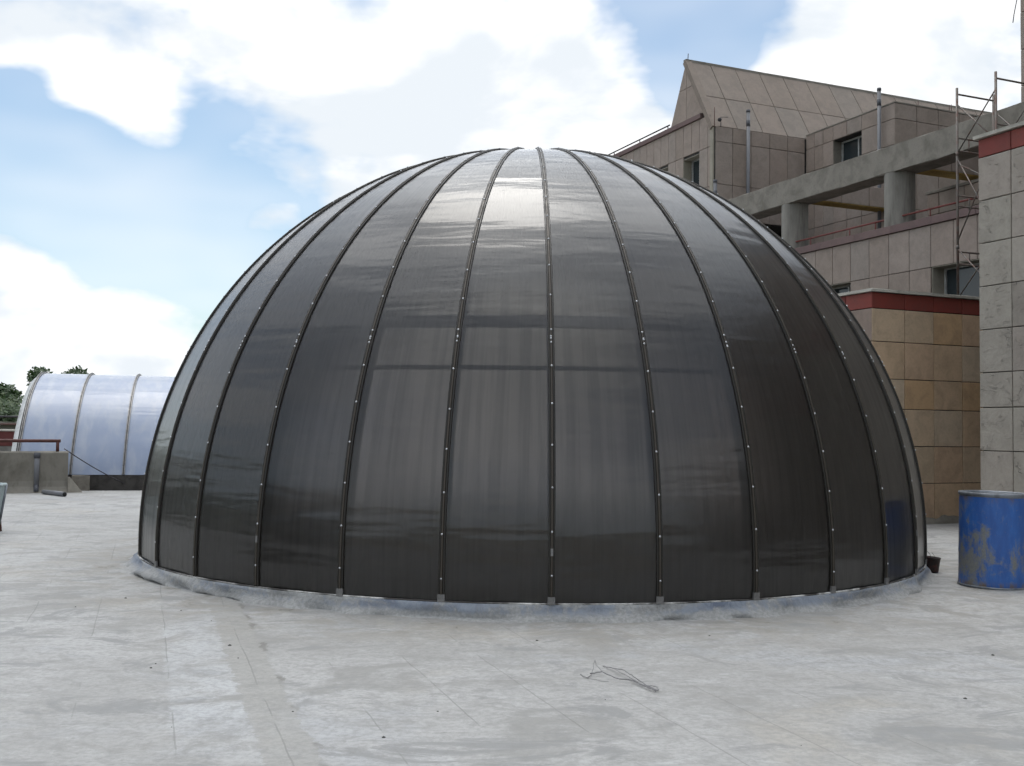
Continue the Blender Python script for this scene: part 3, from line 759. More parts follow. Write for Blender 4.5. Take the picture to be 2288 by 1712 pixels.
def main_building():
    b = Bld('stone_clad_building', 16.8, 11., 0, 'pinkish stone clad building with steep sloped roof and concrete pergola', 'building')
    L = b.L; e = b.e
    # ---- lower facade (faces -u) up to the terrace parapet
    hw = [(15.3, 16.88, 4.10, 5.0), (19.37, 20.59, 4.10, 5.0), (22.43, 23.66, 4.10, 5.0)]
    fac = slab_with_holes('wall', MT['body'], 'u', 16.8, 17.22, 11., 25., 0., 5.9, hw, e, L)
    vj = [18.755 + .615 * k for k in range(-12, 11)]
    LT = lambda seq, i: [s - b.o[i] for s in seq]
    skip = [(a - 11., c - 11., d, f) for (a, c, d, f) in hw]
    tiles_u(fac, MT['pink'], 0, LT(vj, 1), [2.35, 3.2, 4.10, 5.0, 5.9], skip)
    for h in hw:
        window(e, 'window', 'u', 16.8, h[0], h[1], h[2], h[3], .30, [.36], L)
        # pale plastered reveals
        box('reveal', MT['reveal'], L((16.77, h[1] - .012, h[2])), L((17.10, h[1] - .001, h[3])), e)
        box('reveal', MT['reveal'], L((16.77, h[0] + .001, h[3] - .012)), L((17.10, h[1] - .013, h[3] - .001)), e)
    box('mass', MT['body'], L((17.23, 11., 0)), L((34., 25., 5.5)), e)
    # parapet coping, maroon
    for k in range(12):
        v0 = 11. + k * 1.17; tile_b = rough_beam('coping_stone', MT['red_coping'], L((16.72, v0 + .004, 5.905)), L((17.28, min(v0 + 1.166, 24.99), 6.07)), 1, .6, e, .003)
    # round columns and the long beam
    for v in (21.83, 18.17, 14.5):
        c = lathe('column', MT['col'], [(.338, 6.075), (.332, 6.2), (.33, 6.6), (.332, 7.0), (.33, 7.279)], 28, e); c.location = L((17.12, v, 0)); c.location.z = 0
    rough_beam('beam', MT['conc'], L((16.8, 11., 7.28)), L((17.42, 24.98, 7.88)), 1, .35, e, .010)
    # red handrail on brackets
    hr = tube('handrail', MT['redpaint'], [L((16.95, v, 6.29)) for v in (24.9, 21.0, 18.0, 11.1)], .022, e)
    for v in (24.2, 22.6, 21.0, 19.6, 18.75, 17.1, 15.6): tube('baluster', MT['redpaint'], [L((16.95, v, 6.068)), L((16.95, v, 6.28))], .014, e)
    # cross beams clad in stone, soffits painted yellow
    for (v0, u1) in ((21.5, 19.97), (17.85, 20.6)):
        cb = box('cross_beam', MT['body'], L((17.43, v0 + .03, 7.42)), L((u1, v0 + .42, 7.92)), e)
        tiles_v(cb, MT['pink'], v0 + .03 - 11., [x - 16.8 for x in steps(17.43, u1, .9)], [7.40, 7.92])
        box('yellow_soffit', MT['yellow'], L((17.43, v0 + .004, 7.385)), L((u1, v0 + .44, 7.399)), e)
    c = lathe('column', MT['col'], [(.32, 5.5), (.32, 7.384)], 24, e); c.location = L((20.25, 18.08, 0))
    # ---- rear wing D: wall facing the terrace (v = 25), overhanging a dark recess
    dwin = [(25.74, 26.59, 7.9, 9.50), (27.42, 28.27, 7.9, 9.50), (29.95, 30.8, 7.9, 9.5)]
    box('mass', MT['body'], L((17.35, 25.45, 7.5)), L((34., 44., 10.12)), e)
    dside = slab_with_holes('wall', MT['body'], 'u', 16.83, 17.34, 25.03, 44., 5.5, 10.1, dwin, e, L)
    box('wall', MT['body'], L((16.83, 27.5, 10.1)), L((17.34, 44., 10.5)), e)
    djv = [25.19, 25.31, 25.74] + [25.74 + .425 * k for k in range(1, 22)]
    tiles_u(dside, MT['pink'], 16.83 - 16.8, LT(djv, 1), [6.3, 7.3, 8.44, 9.575, 10.5], [(a - 11, c - 11, 8.4, f + .01) for (a, c, d, f) in dwin])
    for h in dwin:
        window(e, 'window', 'u', 16.83, h[0], h[1], h[2], h[3], .26, [.5], L)
        box('reveal', MT['reveal'], L((16.80, h[1] - .012, h[2])), L((17.08, h[1] - .001, h[3])), e)
        box('reveal', MT['reveal'], L((16.80, h[0] + .001, h[3] - .012)), L((17.08, h[1] - .013, h[3] - .001)), e)
    dfront = box('wall', MT['body'], L((17.36, 25.03, 7.46)), L((24., 25.43, 10.1)), e)
    duj = [16.86, 17.43, 18.06, 18.71, 19.34, 19.96]
    tiles_v(dfront, MT['pink'], 25.03 - 11., LT(duj, 0), [7.48, 8.48, 9.69, 10.12])
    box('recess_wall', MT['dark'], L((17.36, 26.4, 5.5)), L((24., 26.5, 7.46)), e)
    # corner fin of bare concrete
    rough_beam('corner_fin', MT['reveal'], L((16.78, 25.035, 5.5)), L((16.86, 25.18, 10.12)), 2, .5, e, .004)
    # maroon band and low rail of the roof edge behind the gable
    for k in range(12):
        v0 = 25.62 + k * 1.2; rough_beam('band_stone', MT['red_coping'], L((16.74, v0 + .003, 10.505)), L((17.0, v0 + 1.197, 10.64)), 1, .6, e, .003)
    tube('roof_rail', MT['rib'], [L((16.88, v, 10.80)) for v in (27.5, 32, 39)], .022, e)
    for v in (27.6, 29.3, 31.0, 32.7, 34.4, 36.1): tube('rail_post', MT['rib'], [L((16.88, v, 10.63)), L((16.88, v, 10.80))], .016, e)
    # ---- steep roof: slope rises from v = 25.06 (z 10.12) to the ridge at v = 26.5 (z 12.45)
    v0, z0, v1, z1, v2, z2 = 25.06, 10.12, 26.47, 12.42, 27.46, 10.3
    U0, U1 = 16.86, 33.6
    V = [L(p) for p in ((U0, v0, z0), (U0, v1, z1), (U0, v2, z2), (U1, v0, z0), (U1, v1, z1), (U1, v2, z2))]
    roof = link('roof', mesh('roof', V, [(0, 1, 2), (3, 5, 4), (0, 3, 4, 1), (1, 4, 5, 2), (0, 2, 5, 3)]), MT['body'], e)
    bm = bmesh.new(); bm.from_mesh(roof.data); bmesh.ops.recalc_face_normals(bm, faces=bm.faces[:]); bm.to_mesh(roof.data); bm.free()
    ln = math.hypot(v1 - v0, z1 - z0); ang = math.atan2(z1 - z0, v1 - v0)
    uj = [16.98, 17.62] + [17.62 + .88 * k for k in range(1, 19)]
    for i in range(len(uj) - 1):
        for (s0, s1) in ((0., .46), (.46, 1.)):
            sm = (s0 + s1) / 2
            p = L(((uj[i] + uj[i + 1]) / 2, v0 + (v1 - v0) * sm, z0 + (z1 - z0) * sm))
            tile(roof, MT['pink_roof'], p[0], p[1], p[2], uj[i + 1] - uj[i], ln * (s1 - s0), 0, ang - math.pi / 2, gap=.016)
    # verge slab along the gable and ridge cap
    nrm = Vector((0, -(z1 - z0), v1 - v0)).normalized()
    V = []
    for u in (16.74, 16.975):
        for (vv, zz) in ((v0 - .02, z0 - .03), (v1, z1)):
            for k in (-.10, .05):
                V.append(L((u, vv + nrm.y * k, zz + nrm.z * k)))
    vg = link('verge', mesh('verge', V, [(0, 1, 3, 2), (4, 6, 7, 5), (0, 4, 5, 1), (2, 3, 7, 6), (1, 5, 7, 3), (0, 2, 6, 4)]), MT['pink_roof'], roof)
    rough_beam('ridge_cap', MT['conc'], L((16.76, v1 - .05, z1 - .02)), L((U1, v1 + .08, z1 + .06)), 0, .9, roof, .004)
    # gable slabs: two courses, cut by the slopes
    def gslab(pts):
        n = len(pts); V = [L((16.80, p[0], p[1])) for p in pts] + [L((16.858, p[0], p[1])) for p in pts]
        Fs = [tuple(range(n))[::-1], tuple(range(n, 2 * n))] + [(i, (i + 1) % n, n + (i + 1) % n, n + i) for i in range(n)]
        me = mesh('gable_stone', V, Fs); bm = bmesh.new(); bm.from_mesh(me); bmesh.ops.recalc_face_normals(bm, faces=bm.faces[:]); bm.to_mesh(me); bm.free()
        link('gable_stone', me, MT['pink'], roof)
    sv = lambda z: v0 + (v1 - v0) * (z - z0) / (z1 - z0) + .1
    bv = lambda z: v2 + (v1 - v2) * (z - z2) / (z1 - z2)
    for (za, zb) in ((10.65, 11.60), (11.615, 12.35)):
        gslab([(sv(za), za), (26.44, za), (26.44, zb), (min(sv(zb), 26.43), zb)])
        gslab([(26.455, za), (bv(za), za), (max(bv(zb), 26.46), zb), (26.455, zb)])
    # ---- projecting wing E
    ewin = [(22.65, 23.81, 9.10, 9.77)]
    box('mass', MT['body'], L((20.5, 21.9, 5.5)), L((30., 25.02, 10.16)), e)
    es = slab_with_holes('wall', MT['body'], 'u', 20.03, 20.49, 21.43, 25.0, 5.5, 10.2, ewin, e, L)
    ev = [21.395, 22.02, 22.65, 23.24, 23.81, 24.24, 24.62, 24.99]
    tiles_u(es, MT['pink'], 20.03 - 16.8, LT(ev, 1), [6.2, 7.417, 8.6, 9.10, 9.785, 10.2], [(22.65 - 11, 23.81 - 11, 9.1, 9.78)])
    window(e, 'window', 'u', 20.03, 22.65, 23.81, 9.1, 9.77, .27, [.40], L)
    box('reveal', MT['conc'], L((20.01, 23.797, 9.1)), L((20.28, 23.809, 9.77)), e)
    ef = box('wall', MT['body'], L((20.5, 21.43, 5.5)), L((30., 21.89, 10.2)), e)
    tiles_v(ef, MT['pink'], 21.43 - 11., LT([19.995] + [20.75 + .75 * k for k in range(0, 12)], 0), [6.2, 7.43, 8.6, 9.785, 10.2])
    rough_beam('roof_edge', MT['conc'], L((19.99, 21.39, 10.203)), L((20.3, 25.0, 10.24)), 1, .8, e, .004)
    rough_beam('roof_edge', MT['conc'], L((20.302, 21.39, 10.203)), L((30., 21.75, 10.24)), 0, .8, e, .004)
    # low stair wall on the terrace
    lw = box('stair_wall', MT['body'], L((18.63, 14., 5.5)), L((18.85, 18.85, 7.1)), e)
    tiles_u(lw, MT['pink'], 18.63 - 16.8, LT(steps(14., 18.86, .75), 1), [6.0, 6.6, 7.1])
    rough_beam('stair_coping', MT['conc'], L((18.58, 14., 7.104)), L((18.9, 18.9, 7.17)), 1, .6, e, .004)
    # vent pipes, flood lamp, rods
    def vent(u, v, zb, zt, r):
        p = tube('vent_pipe', MT['pvc'], [L((u, v, zb)), L((u, v, zt))], r, e, 12)
        tube('collar', MT['pvcd'], [L((u, v, zt - .45)), L((u, v, zt - .28))], r * 1.12, p, 12)
        tube('cowl', MT['pvcd'], [L((u, v, zt - .05)), L((u, v, zt + .03))], r * 1.18, p, 12)
    vent(17.83, 24.82, 5.5, 10.63, .05); vent(19.86, 21.82, 5.5, 10.66, .048); vent(16.70, 24.78, 6.07, 8.49, .05)
    fl = tube('flood_lamp', MT['wire'], [L((17.0, 24.96, 10.1)), L((17.0, 24.96, 10.38)), L((17.2, 24.9, 10.39))], .011, e)
    lathe_o = tube('lamp_head', MT['wire'], [L((16.98, 24.92, 10.31)), L((16.9, 24.85, 10.27)), L((16.86, 24.82, 10.25))], [.02, .05, .055], fl, 10)
    tube('rod', MT['rust'], [L((16.80, 24.98, 10.1)), L((16.80, 24.98, 10.64))], .010, e)
    tube('lightning_rod', MT['wire'], [L((16.85, 26.46, 12.4)), L((16.85, 26.44, 12.66))], .012, e)
    for (u, h) in ((20.9, .16), (22.0, .2), (22.07, .22)): tube('starter_bar', MT['rust'], [L((u, 21.5, 10.2)), L((u, 21.5, 10.24 + h))], .008, e)
main_building()

def tower():
    b = Bld('stone_tower', 18., 15.69, 0, 'high dark stone tower wall cut by the top right edge of the picture', 'building')
    L = b.L
    wl = box('wall', MT['body'], L((18.03, -12., 0)), L((24., 15.65, 15.)), b.e)
    box('plain_wall', MT['pink'], L((18.0, -12., 0)), L((18.029, 13.08, 15.)), b.e)
    tiles_u(wl, MT['pink'], .03, [v - 15.69 for v in (15.69, 15.05, 14.4, 13.76, 13.1)], [7.9, 8.66, 9.42, 10.2, 11.0, 11.8, 12.6])
    tube('aerial_rod', MT['wire'], [L((18.0, 15.72, 10.7)), L((17.95, 15.80, 10.2)), L((17.94, 15.82, 10.03))], .009, b.e)
tower()

# ================================================================== SCAFFOLD
def scaffold():
    r = empty('scaffold_tower', D2 * 15.7 + D1 * 14.2 + Vector((0, 0, 3.85)), AZ, 'grey tube scaffold tower standing on the annex roof against the building', 'scaffold')
    z0 = 3.85
    P = lambda u, v, z: (u - 15.7, v - 14.2, z - z0)
    fr = {0: (15.75, 16.70, 15.2), 1: (15.66, 16.60, 14.2)}
    for k, (ua, ub, v) in fr.items():
        for u in (ua, ub):
            s = tube('standard', MT['scaf'], [P(u, v, z0), P(u, v, 8.17)], .024, r)
            for zc in (5.05, 6.85): tube('coupler', MT['scaf'], [P(u, v, zc), P(u, v, zc + .07)], .031, s)
        for z in (8.05, 7.2, 6.95, 6.08, 5.88, 5.0, 4.76): tube('ledger', MT['scaf'], [P(ua, v, z), P(ub, v, z)], .019, r)
        for z in (7.2, 6.08, 5.0): tube('ladder_stay', MT['scaf'], [P(ua + .3, v, z), P(ua + .3, v, z - .26)], .012, r)
    # crossed braces between the two frames, on both sides
    for q in (0, 1):
        ua, ub = fr[0][q], fr[1][q]
        for (za, zb) in ((6.8, 5.2), (5.2, 6.8), (7.85, 6.9), (5.05, 4.1), (4.1, 5.05), (6.9, 7.85)):
            tube('brace', MT['scaf'], [P(ua, 15.2, za), P(ub, 14.2, zb)], .013, r)
    tube('brace', MT['scaf'], [P(15.75, 15.2, 6.7), P(16.6, 14.22, 5.9)], .014, r)
scaffold()

# ================================================================== DRUM, BUCKET, WIRE
def drum():
    r = empty('steel_drum', (4.815, 10.655, 0), R_(10), 'worn blue steel drum with open top standing right of the dome', 'drum')
    r.rotation_euler = (R_(.4), R_(.9), R_(10))
    R0, H = .316, .93
    prof = [(R0 - .012, .0), (R0 - .004, .004), (R0, .02), (R0 - .001, .05)]
    for k in range(1, 20):
        z = .05 + (H - .1) * k / 20
        q = sum(.006 * math.exp(-((z - c) / .012) ** 2) for c in (.33, .61)); prof.append((R0 - .002 + q, z))
    prof += [(R0 - .002, H - .04)]
    body = lathe('body', MT['drum'], prof, 64, r)
    for v in body.data.vertices:
        a = math.atan2(v.co.y, v.co.x); d = 1 - .03 * math.exp(-((a + 1.9) / .22) ** 2 - ((v.co.z - .55) / .07) ** 2) - .022 * math.exp(-((a + 1.15) / .2) ** 2 - ((v.co.z - .22) / .06) ** 2) + .006 * mnoise.noise(Vector((math.cos(a) * 2, math.sin(a) * 2, v.co.z * 3)))
        v.co.x *= d; v.co.y *= d
    lathe('bottom_chime', MT['rim'], [(R0 - .008, .0), (R0 + .006, .0), (R0 + .008, .01), (R0 + .004, .02), (R0 - .004, .022)], 64, r)
    lathe('top_rim', MT['rim'], [(R0 - .004, H - .045), (R0 + .006, H - .035), (R0 + .010, H - .018), (R0 + .006, H - .002), (R0 - .004, H), (R0 - .014, H - .008), (R0 - .016, H - .03)], 64, r)
    lathe('inside', MT['drumin'], [(R0 - .012, H - .02), (R0 - .012, .03), (.0, .03)], 48, r)
    # half of the cut lid still hangs on
    V = [(0, 0, 0)]; n = 22
    a0, a1 = R_(-35), R_(95)
    V = [(.29 * math.cos(a0 + (a1 - a0) * k / n), .29 * math.sin(a0 + (a1 - a0) * k / n), H - .016) for k in range(n + 1)]
    V += [(x * 1, y * 1, z - .006) for (x, y, z) in V]
    Fs = [tuple(range(n + 1)), tuple(range(n + 1, 2 * n + 2))[::-1]] + [(k, k + 1, n + 2 + k, n + 1 + k) for k in range(n)] + [(n, 0, n + 1, 2 * n + 1)]
    link('lid_piece', mesh('lid_piece', V, Fs), MT['rim'], r)
drum()
def bucket():
    r = empty('small_bucket', (4.585, 11.62, 0), 0, 'small dark tarred tin bucket with wire ends between dome and drum', 'bucket')
    r.rotation_euler = (R_(2), R_(4), 0)
    lathe('body', MT['bucket'], [(.0, .004), (.072, .004), (.074, .0), (.078, .03), (.083, .1), (.088, .155), (.092, .158), (.092, .165), (.086, .165), (.080, .1), (.07, .02), (.0, .02)], 28, r)
    lathe('tar_fill', MT['bucket'], [(.082, .12), (.0, .125)], 20, r)
    tube('wire_end', MT['wire'], [(.0, 0, .12), (-.03, -.02, .19), (-.075, -.03, .235)], .0022, r, 5)
    tube('wire_end', MT['wire'], [(.03, 0, .12), (.02, -.01, .18), (-.012, -.02, .215)], .0022, r, 5)
    tube('handle', MT['wire'], [(-.09, 0, .155), (-.06, .05, .15), (0, .093, .16), (.06, .05, .15), (.09, 0, .155)], .0025, r, 5)
bucket()
def wire_scrap():
    r = empty('wire_scrap', (.65, 6.45, 0), 0, 'tangled scrap of dark wire lying on the cement floor in front of the dome', 'wire')
    q = lambda pts: [(x - .65, y - 6.45, z) for (x, y, z) in pts]
    def wob(pts, n=5):
        out = []
        for i in range(len(pts) - 1):
            for k in range(n):
                t = k / n; a, b = Vector(pts[i]), Vector(pts[i + 1]); p = a.lerp(b, t)
                out.append((p.x + random.uniform(-.003, .003), p.y + random.uniform(-.005, .005), max(.004, p.z + random.uniform(-.002, .002))))
        out.append(pts[-1]); return out
    tube('strand', MT['twig'], wob(q([(.845, 6.15, .012), (.80, 6.22, .016), (.74, 6.36, .02), (.65, 6.41, .018), (.57, 6.53, .03), (.50, 6.55, .012)])), .0036, r, 5)
    tube('strand', MT['twig'], wob(q([(.86, 6.15, .012), (.80, 6.25, .02), (.75, 6.41, .03), (.71, 6.55, .035), (.64, 6.72, .012), (.60, 6.79, .006)])), .0031, r, 5)
    tube('strand', MT['twig'], wob(q([(.845, 6.15, .012), (.865, 6.16, .014), (.86, 6.21, .02), (.79, 6.27, .014), (.70, 6.52, .02), (.64, 6.70, .02)])), .0024, r, 5)
    tube('strand', MT['twig'], wob(q([(.57, 6.53, .03), (.545, 6.62, .05), (.535, 6.66, .07), (.525, 6.6, .05), (.51, 6.54, .012)])), .002, r, 5)
    tube('strand', MT['twig'], wob(q([(.51, 6.54, .01), (.475, 6.46, .006), (.44, 6.56, .006)])), .0022, r, 5)
    tube('strand', MT['twig'], wob(q([(.475, 6.46, .006), (.56, 6.40, .005), (.60, 6.38, .004)])), .0013, r, 5)
wire_scrap()

# ================================================================== LEFT SIDE
def parapet():
    az = R_(66); a = Vector((math.sin(az), math.cos(az), 0)); rz = math.pi / 2 - az
    r = empty('cement_parapet', (-9.60, 23.06, 0), rz, 'low cement rendered parapet wall at the left with a brown pipe rail', 'wall')
    # local x runs right/away along the wall, y is its back
    n = 60; V, Fs = [], []
    prof = [(-.16, -.01), (-.10, .05), (-.03, .13), (.0, .25), (.0, .55), (.0, .85), (.03, .885), (.22, .885), (.25, .85), (.25, 0.)]
    for k in range(n + 1):
        x = -9. + 9. * k / n
        for i, (y, z) in enumerate(prof):
            V.append((x, y + .012 * mnoise.noise(Vector((x * 2, i * .6, 0))), z + .014 * mnoise.noise(Vector((x * 1.5, i, 7)))))
    m = len(prof)
    for k in range(n):
        for j in range(m - 1): Fs.append((k * m + j, (k + 1) * m + j, (k + 1) * m + j + 1, k * m + j + 1))
    Fs.append(tuple(n * m + j for j in range(m))); Fs.append(tuple(range(m))[::-1])
    link('wall', mesh('wall', V, Fs), MT['concd'], r)
    # flared foot at the free end
    V = [(0, -.16, 0), (.30, -.1, 0), (.30, .25, 0), (0, .25, 0), (0, -.02, .32), (.05, .02, .32), (.05, .25, .32), (0, .25, .32)]
    link('flared_foot', mesh('flared_foot', V, [(0, 1, 5, 4), (1, 2, 6, 5), (2, 3, 7, 6), (4, 5, 6, 7)]), MT['concd'], r)
    # bent pipe rail
    tube('rail', MT['rust'], [(-9, .12, 1.10), (-4, .12, 1.10), (-.24, .12, 1.11), (-.16, .12, 1.11)], .036, r, 10)
    tube('rail_post', MT['rust'], [(-.22, .12, .86), (-.22, .12, 1.10)], .034, r, 10)
    for x in (-3., -6.): tube('rail_post', MT['rust'], [(x, .12, .86), (x, .12, 1.10)], .034, r, 10)
    # downpipe set in the render
    dp = tube('downpipe', MT['pvc'], [(-.62, -.02, .84), (-.62, -.02, .12)], .055, r, 12)
    tube('collar', MT['pvcd'], [(-.62, -.02, .74), (-.62, -.02, .86)], .066, dp, 12)
    tube('outlet', MT['pvcd'], [(-.62, -.03, .16), (-.62, -.12, .03)], .05, dp, 10)
    p = tube('loose_pipe', MT['pvc'], [(-9.80, 22.35, .05), (-9.42, 22.02, .05), (-9.08, 21.68, .05)], .05, None, 14)
    tag(p, 'short length of grey plastic pipe lying at the foot of the cement parapet', 'pipe')
    p2 = tube('pipe_mouth', MT['dark'], [(-9.085, 21.685, .05), (-9.077, 21.677, .05)], .043, p, 14)
    pts = []
    A, B = Vector((-9.74, 23.16, .93)), Vector((-8.35, 24.3, .015))
    for k in range(25):
        t = k / 24; q = A.lerp(B, t); q.z = .93 * (1 - t) ** 1.35 + .012; pts.append(q)
    c = tube('cable', MT['wire'], pts, .012, None, 6); tag(c, 'thin black cable sagging from the parapet end down to the floor', 'cable')
parapet()

def vault():
    az = R_(76.0); rz = math.pi / 2 - az
    r = empty('barrel_vault', (-9.825, 23.724, 0), rz, 'pale blue opal polycarbonate barrel vault skylight on a dark kerb behind the parapet', 'skylight')
    pts = [(3.05 * p, .35 + 2.38 * q) for (p, q) in ((0, 0), (.05, .15), (.13, .32), (.25, .52), (.40, .70), (.55, .83), (.72, .93), (.86, .98), (1, 1))]
    # resample smoothly (Catmull-Rom), then mirror
    def cr(P, n):
        out = []
        for i in range(len(P) - 1):
            p0, p1, p2, p3 = [Vector((*P[max(0, min(len(P) - 1, j))], 0)) for j in (i - 1, i, i + 1, i + 2)]
            for k in range(n):
                t = k / n; out.append(.5 * ((2 * p1) + (p2 - p0) * t + (2 * p0 - 5 * p1 + 4 * p2 - p3) * t * t + (3 * p1 - p0 - 3 * p2 + p3) * t ** 3))
        out.append(Vector((*P[-1], 0))); return [(q.x, q.y) for q in out]
    h = cr(pts, 4); full = h + [(6.1 - y, z) for (y, z) in h[-2::-1]]
    sp = 1.12; n = 8; x0 = -1.12
    ln = [0.]
    for i in range(1, len(full)): ln.append(ln[-1] + math.hypot(full[i][0] - full[i - 1][0], full[i][1] - full[i - 1][1]))
    V, Fs, UV = [], [], []
    for i, (y, z) in enumerate(full):
        for j in range(5): V.append((sp * j / 4, y, z)); UV.append((j / 4, ln[i] + .6))
    for i in range(len(full) - 1):
        for j in range(4): a = i * 5 + j; Fs.append((a, a + 1, a + 6, a + 5))
    pm = mesh('panel', V, Fs, True); ul = pm.uv_layers.new(name='UVMap')
    for lp in pm.loops: ul.data[lp.index].uv = UV[lp.vertex_index]
    pm.materials.append(MT['vault'])
    V, Fs = [], []
    m = 4
    for i, (y, z) in enumerate(full):
        a, b = full[max(0, i - 1)], full[min(len(full) - 1, i + 1)]; t = Vector((b[0] - a[0], b[1] - a[1])).normalized(); nn = (-t.y, t.x)
        for (xx, hh) in ((-.03, -.03), (-.03, .035), (.03, .035), (.03, -.03)): V.append((xx, y + nn[0] * hh, z + nn[1] * hh))
    for i in range(len(full) - 1):
        for j in range(4): Fs.append((i * 4 + j, i * 4 + (j + 1) % 4, (i + 1) * 4 + (j + 1) % 4, (i + 1) * 4 + j))
    rm = mesh('rib', V, Fs); rm.materials.append(MT['alu'])
    gm_ = mesh('rib_groove', [((x - math.copysign(.0, x)) * .3, y, z + .012) for (x, y, z) in V], Fs); gm_.materials.append(MT['rib'])
    for k in range(n):
        p = link('panel', pm, None, r); p.location.x = x0 + k * sp
    for k in range(n + 1):
        q = link('rib', rm, None, r); q.location.x = x0 + k * sp
        link('rib_groove', gm_, None, q)
    # closing rim and lunette at the left end
    V = []
    for i, (y, z) in enumerate(full): V += [(x0 - .06, y, z - .02), (x0 - .17, y, z - .12), (x0 - .17, y, max(.1, z - .3))]
    Fs = []
    for i in range(len(full) - 1):
        for j in range(2): Fs.append((i * 3 + j, i * 3 + j + 1, i * 3 + j + 4, i * 3 + j + 3))
    link('end_rim', mesh('end_rim', V, Fs, True), MT['frame'], r)
    lun = [(x0 - .15, y, z - .1) for (y, z) in full]; link('end_glazing', mesh('end_glazing', lun, [tuple(range(len(lun)))]), MT['vault'], r)
    lun = [(x0 + n * sp + .05, y, z - .1) for (y, z) in full]; link('end_glazing', mesh('end_glazing', lun, [tuple(range(len(lun)))]), MT['vault'], r)
    tube('base_bar', MT['alu'], [(x0, .28, .35 + .24), (x0 + n * sp, .28, .35 + .24)], .014, r, 6)
    # dark kerb with a pier
    rough_beam('kerb', MT['body'], (x0 - .1, .0, -.02), (x0 + n * sp + .1, .25, .345), 0, .5, r, .006)
    rough_beam('kerb', MT['body'], (x0 - .1, 5.85, -.02), (x0 + n * sp + .1, 6.1, .345), 0, .5, r, .006)
    rough_beam('pier', MT['conc'], (.05, -.12, -.02), (.42, -.005, .33), 0, .2, r, .006)
vault()

def tray():
    r = empty('metal_tray', (-7.39, 14.35, 0), R_(8), 'greenish galvanised metal tray on red legs at the far left edge of the terrace', 'barrow')
    # sloping sheet tray, wider at the top
    t = [(-.45, -.28, .66), (.45, -.28, .64), (.45, .34, .64), (-.45, .34, .66)]; bt = [(-.30, -.18, .12), (.40, -.18, .10), (.40, .24, .10), (-.30, .24, .12)]
    V = bt + t; Fs = [(0, 1, 2, 3), (0, 1, 5, 4), (1, 2, 6, 5), (2, 3, 7, 6), (3, 0, 4, 7)]
    V = bt + t + [(x * .985, y * .985, z + .01) for (x, y, z) in bt] + [(x * .985, y * .985, z) for (x, y, z) in t]
    Fs += [(8, 11, 10, 9), (8, 9, 13, 12), (9, 10, 14, 13), (10, 11, 15, 14), (11, 8, 12, 15), (4, 5, 13, 12), (5, 6, 14, 13), (6, 7, 15, 14), (7, 4, 12, 15)]
    link('pan', mesh('pan', V, Fs), MT['tray'], r)
    tube('rolled_rim', MT['tray'], t + [t[0]], .022, r, 8)
    tube('corner_angle', MT['rim'], [(.455, -.285, .645), (.405, -.185, .10)], .022, r, 6)
    tube('corner_angle', MT['rim'], [(.455, .345, .645), (.405, .245, .10)], .022, r, 6)
    for (x, y) in ((.42, -.2), (.42, .26), (-.25, -.2), (-.25, .26)): tube('leg', MT['rust'], [(x, y, .0), (x - .03, y, .28)], .022, r, 8)
tray()

def far_walls():
    e = empty('far_parapet', (-17., 46.5, 0), R_(-6), 'distant maroon banded roof parapet with rail beyond the cement wall at left', 'wall')
    box('wall', MT['farwall'], (-9, 0, 0), (20, .4, .45), e, .02)
    box('maroon_band', MT['maroon'], (-9, -.02, .455), (20, .4, 1.10), e)
    box('coping', MT['white_cop'], (-9, -.10, 1.104), (20, .5, 1.19), e, .015)
    tube('rail', MT['rust'], [(-9, .1, 1.42), (20, .1, 1.42)], .035, e)
    for x in range(-8, 20, 3): tube('rail_post', MT['rust'], [(x, .1, 1.18), (x, .1, 1.42)], .025, e)
    f = empty('far_building', (-22., 58., -6.2), R_(-4), 'distant grey flat roofed building in front of the trees at far left', 'building')
    box('wall', MT['farwall'], (-16, 0, 0), (12, 9, 7.55), f, .03)
    rough_beam('roof_edge', MT['conc'], (-16.2, -.3, 7.553), (12.2, .2, 7.72), 0, 1.0, f, .03)
    tube('roof_pipe', MT['wire'], [(-16, -.1, 8.0), (12, -.1, 8.02)], .05, f)
    tube('aerial', MT['pvc'], [(.6, -.2, 7.3), (.2, -.2, 8.2)], .05, f)
    for x in (-15, -9, -3, 3, 9): tube('pipe_post', MT['wire'], [(x, -.1, 7.7), (x, -.1, 8.0)], .04, f)
    # behind the viewer: the terrace ends at a plain rendered wall, mirrored in the dome
    g_ = empty('rear_wall', (0, -10., 0), R_(6), 'plain tan rendered terrace wall behind the viewer', 'wall')
    box('wall', MT['tanwall'], (-26, 0, 0), (26, -.4, 1.7), g_, .02)
    box('coping', MT['white_cop'], (-26, .08, 1.703), (26, -.48, 1.8), g_, .01)
    k = empty('stair_house', (-19., 4., 0), R_(60), 'dark weathered roof stair house off to the left of the terrace', 'building')
    box('wall', MT['concd'], (-4, 0, 0), (4, -4, 2.6), k, .03)
    box('roof_slab', MT['conc'], (-4.3, .3, 2.603), (4.3, -4.3, 2.8), k, .03)
    box('door', MT['redpaint'], (-.5, .004, 0), (.5, .06, 2.1), k, .01)
far_walls()

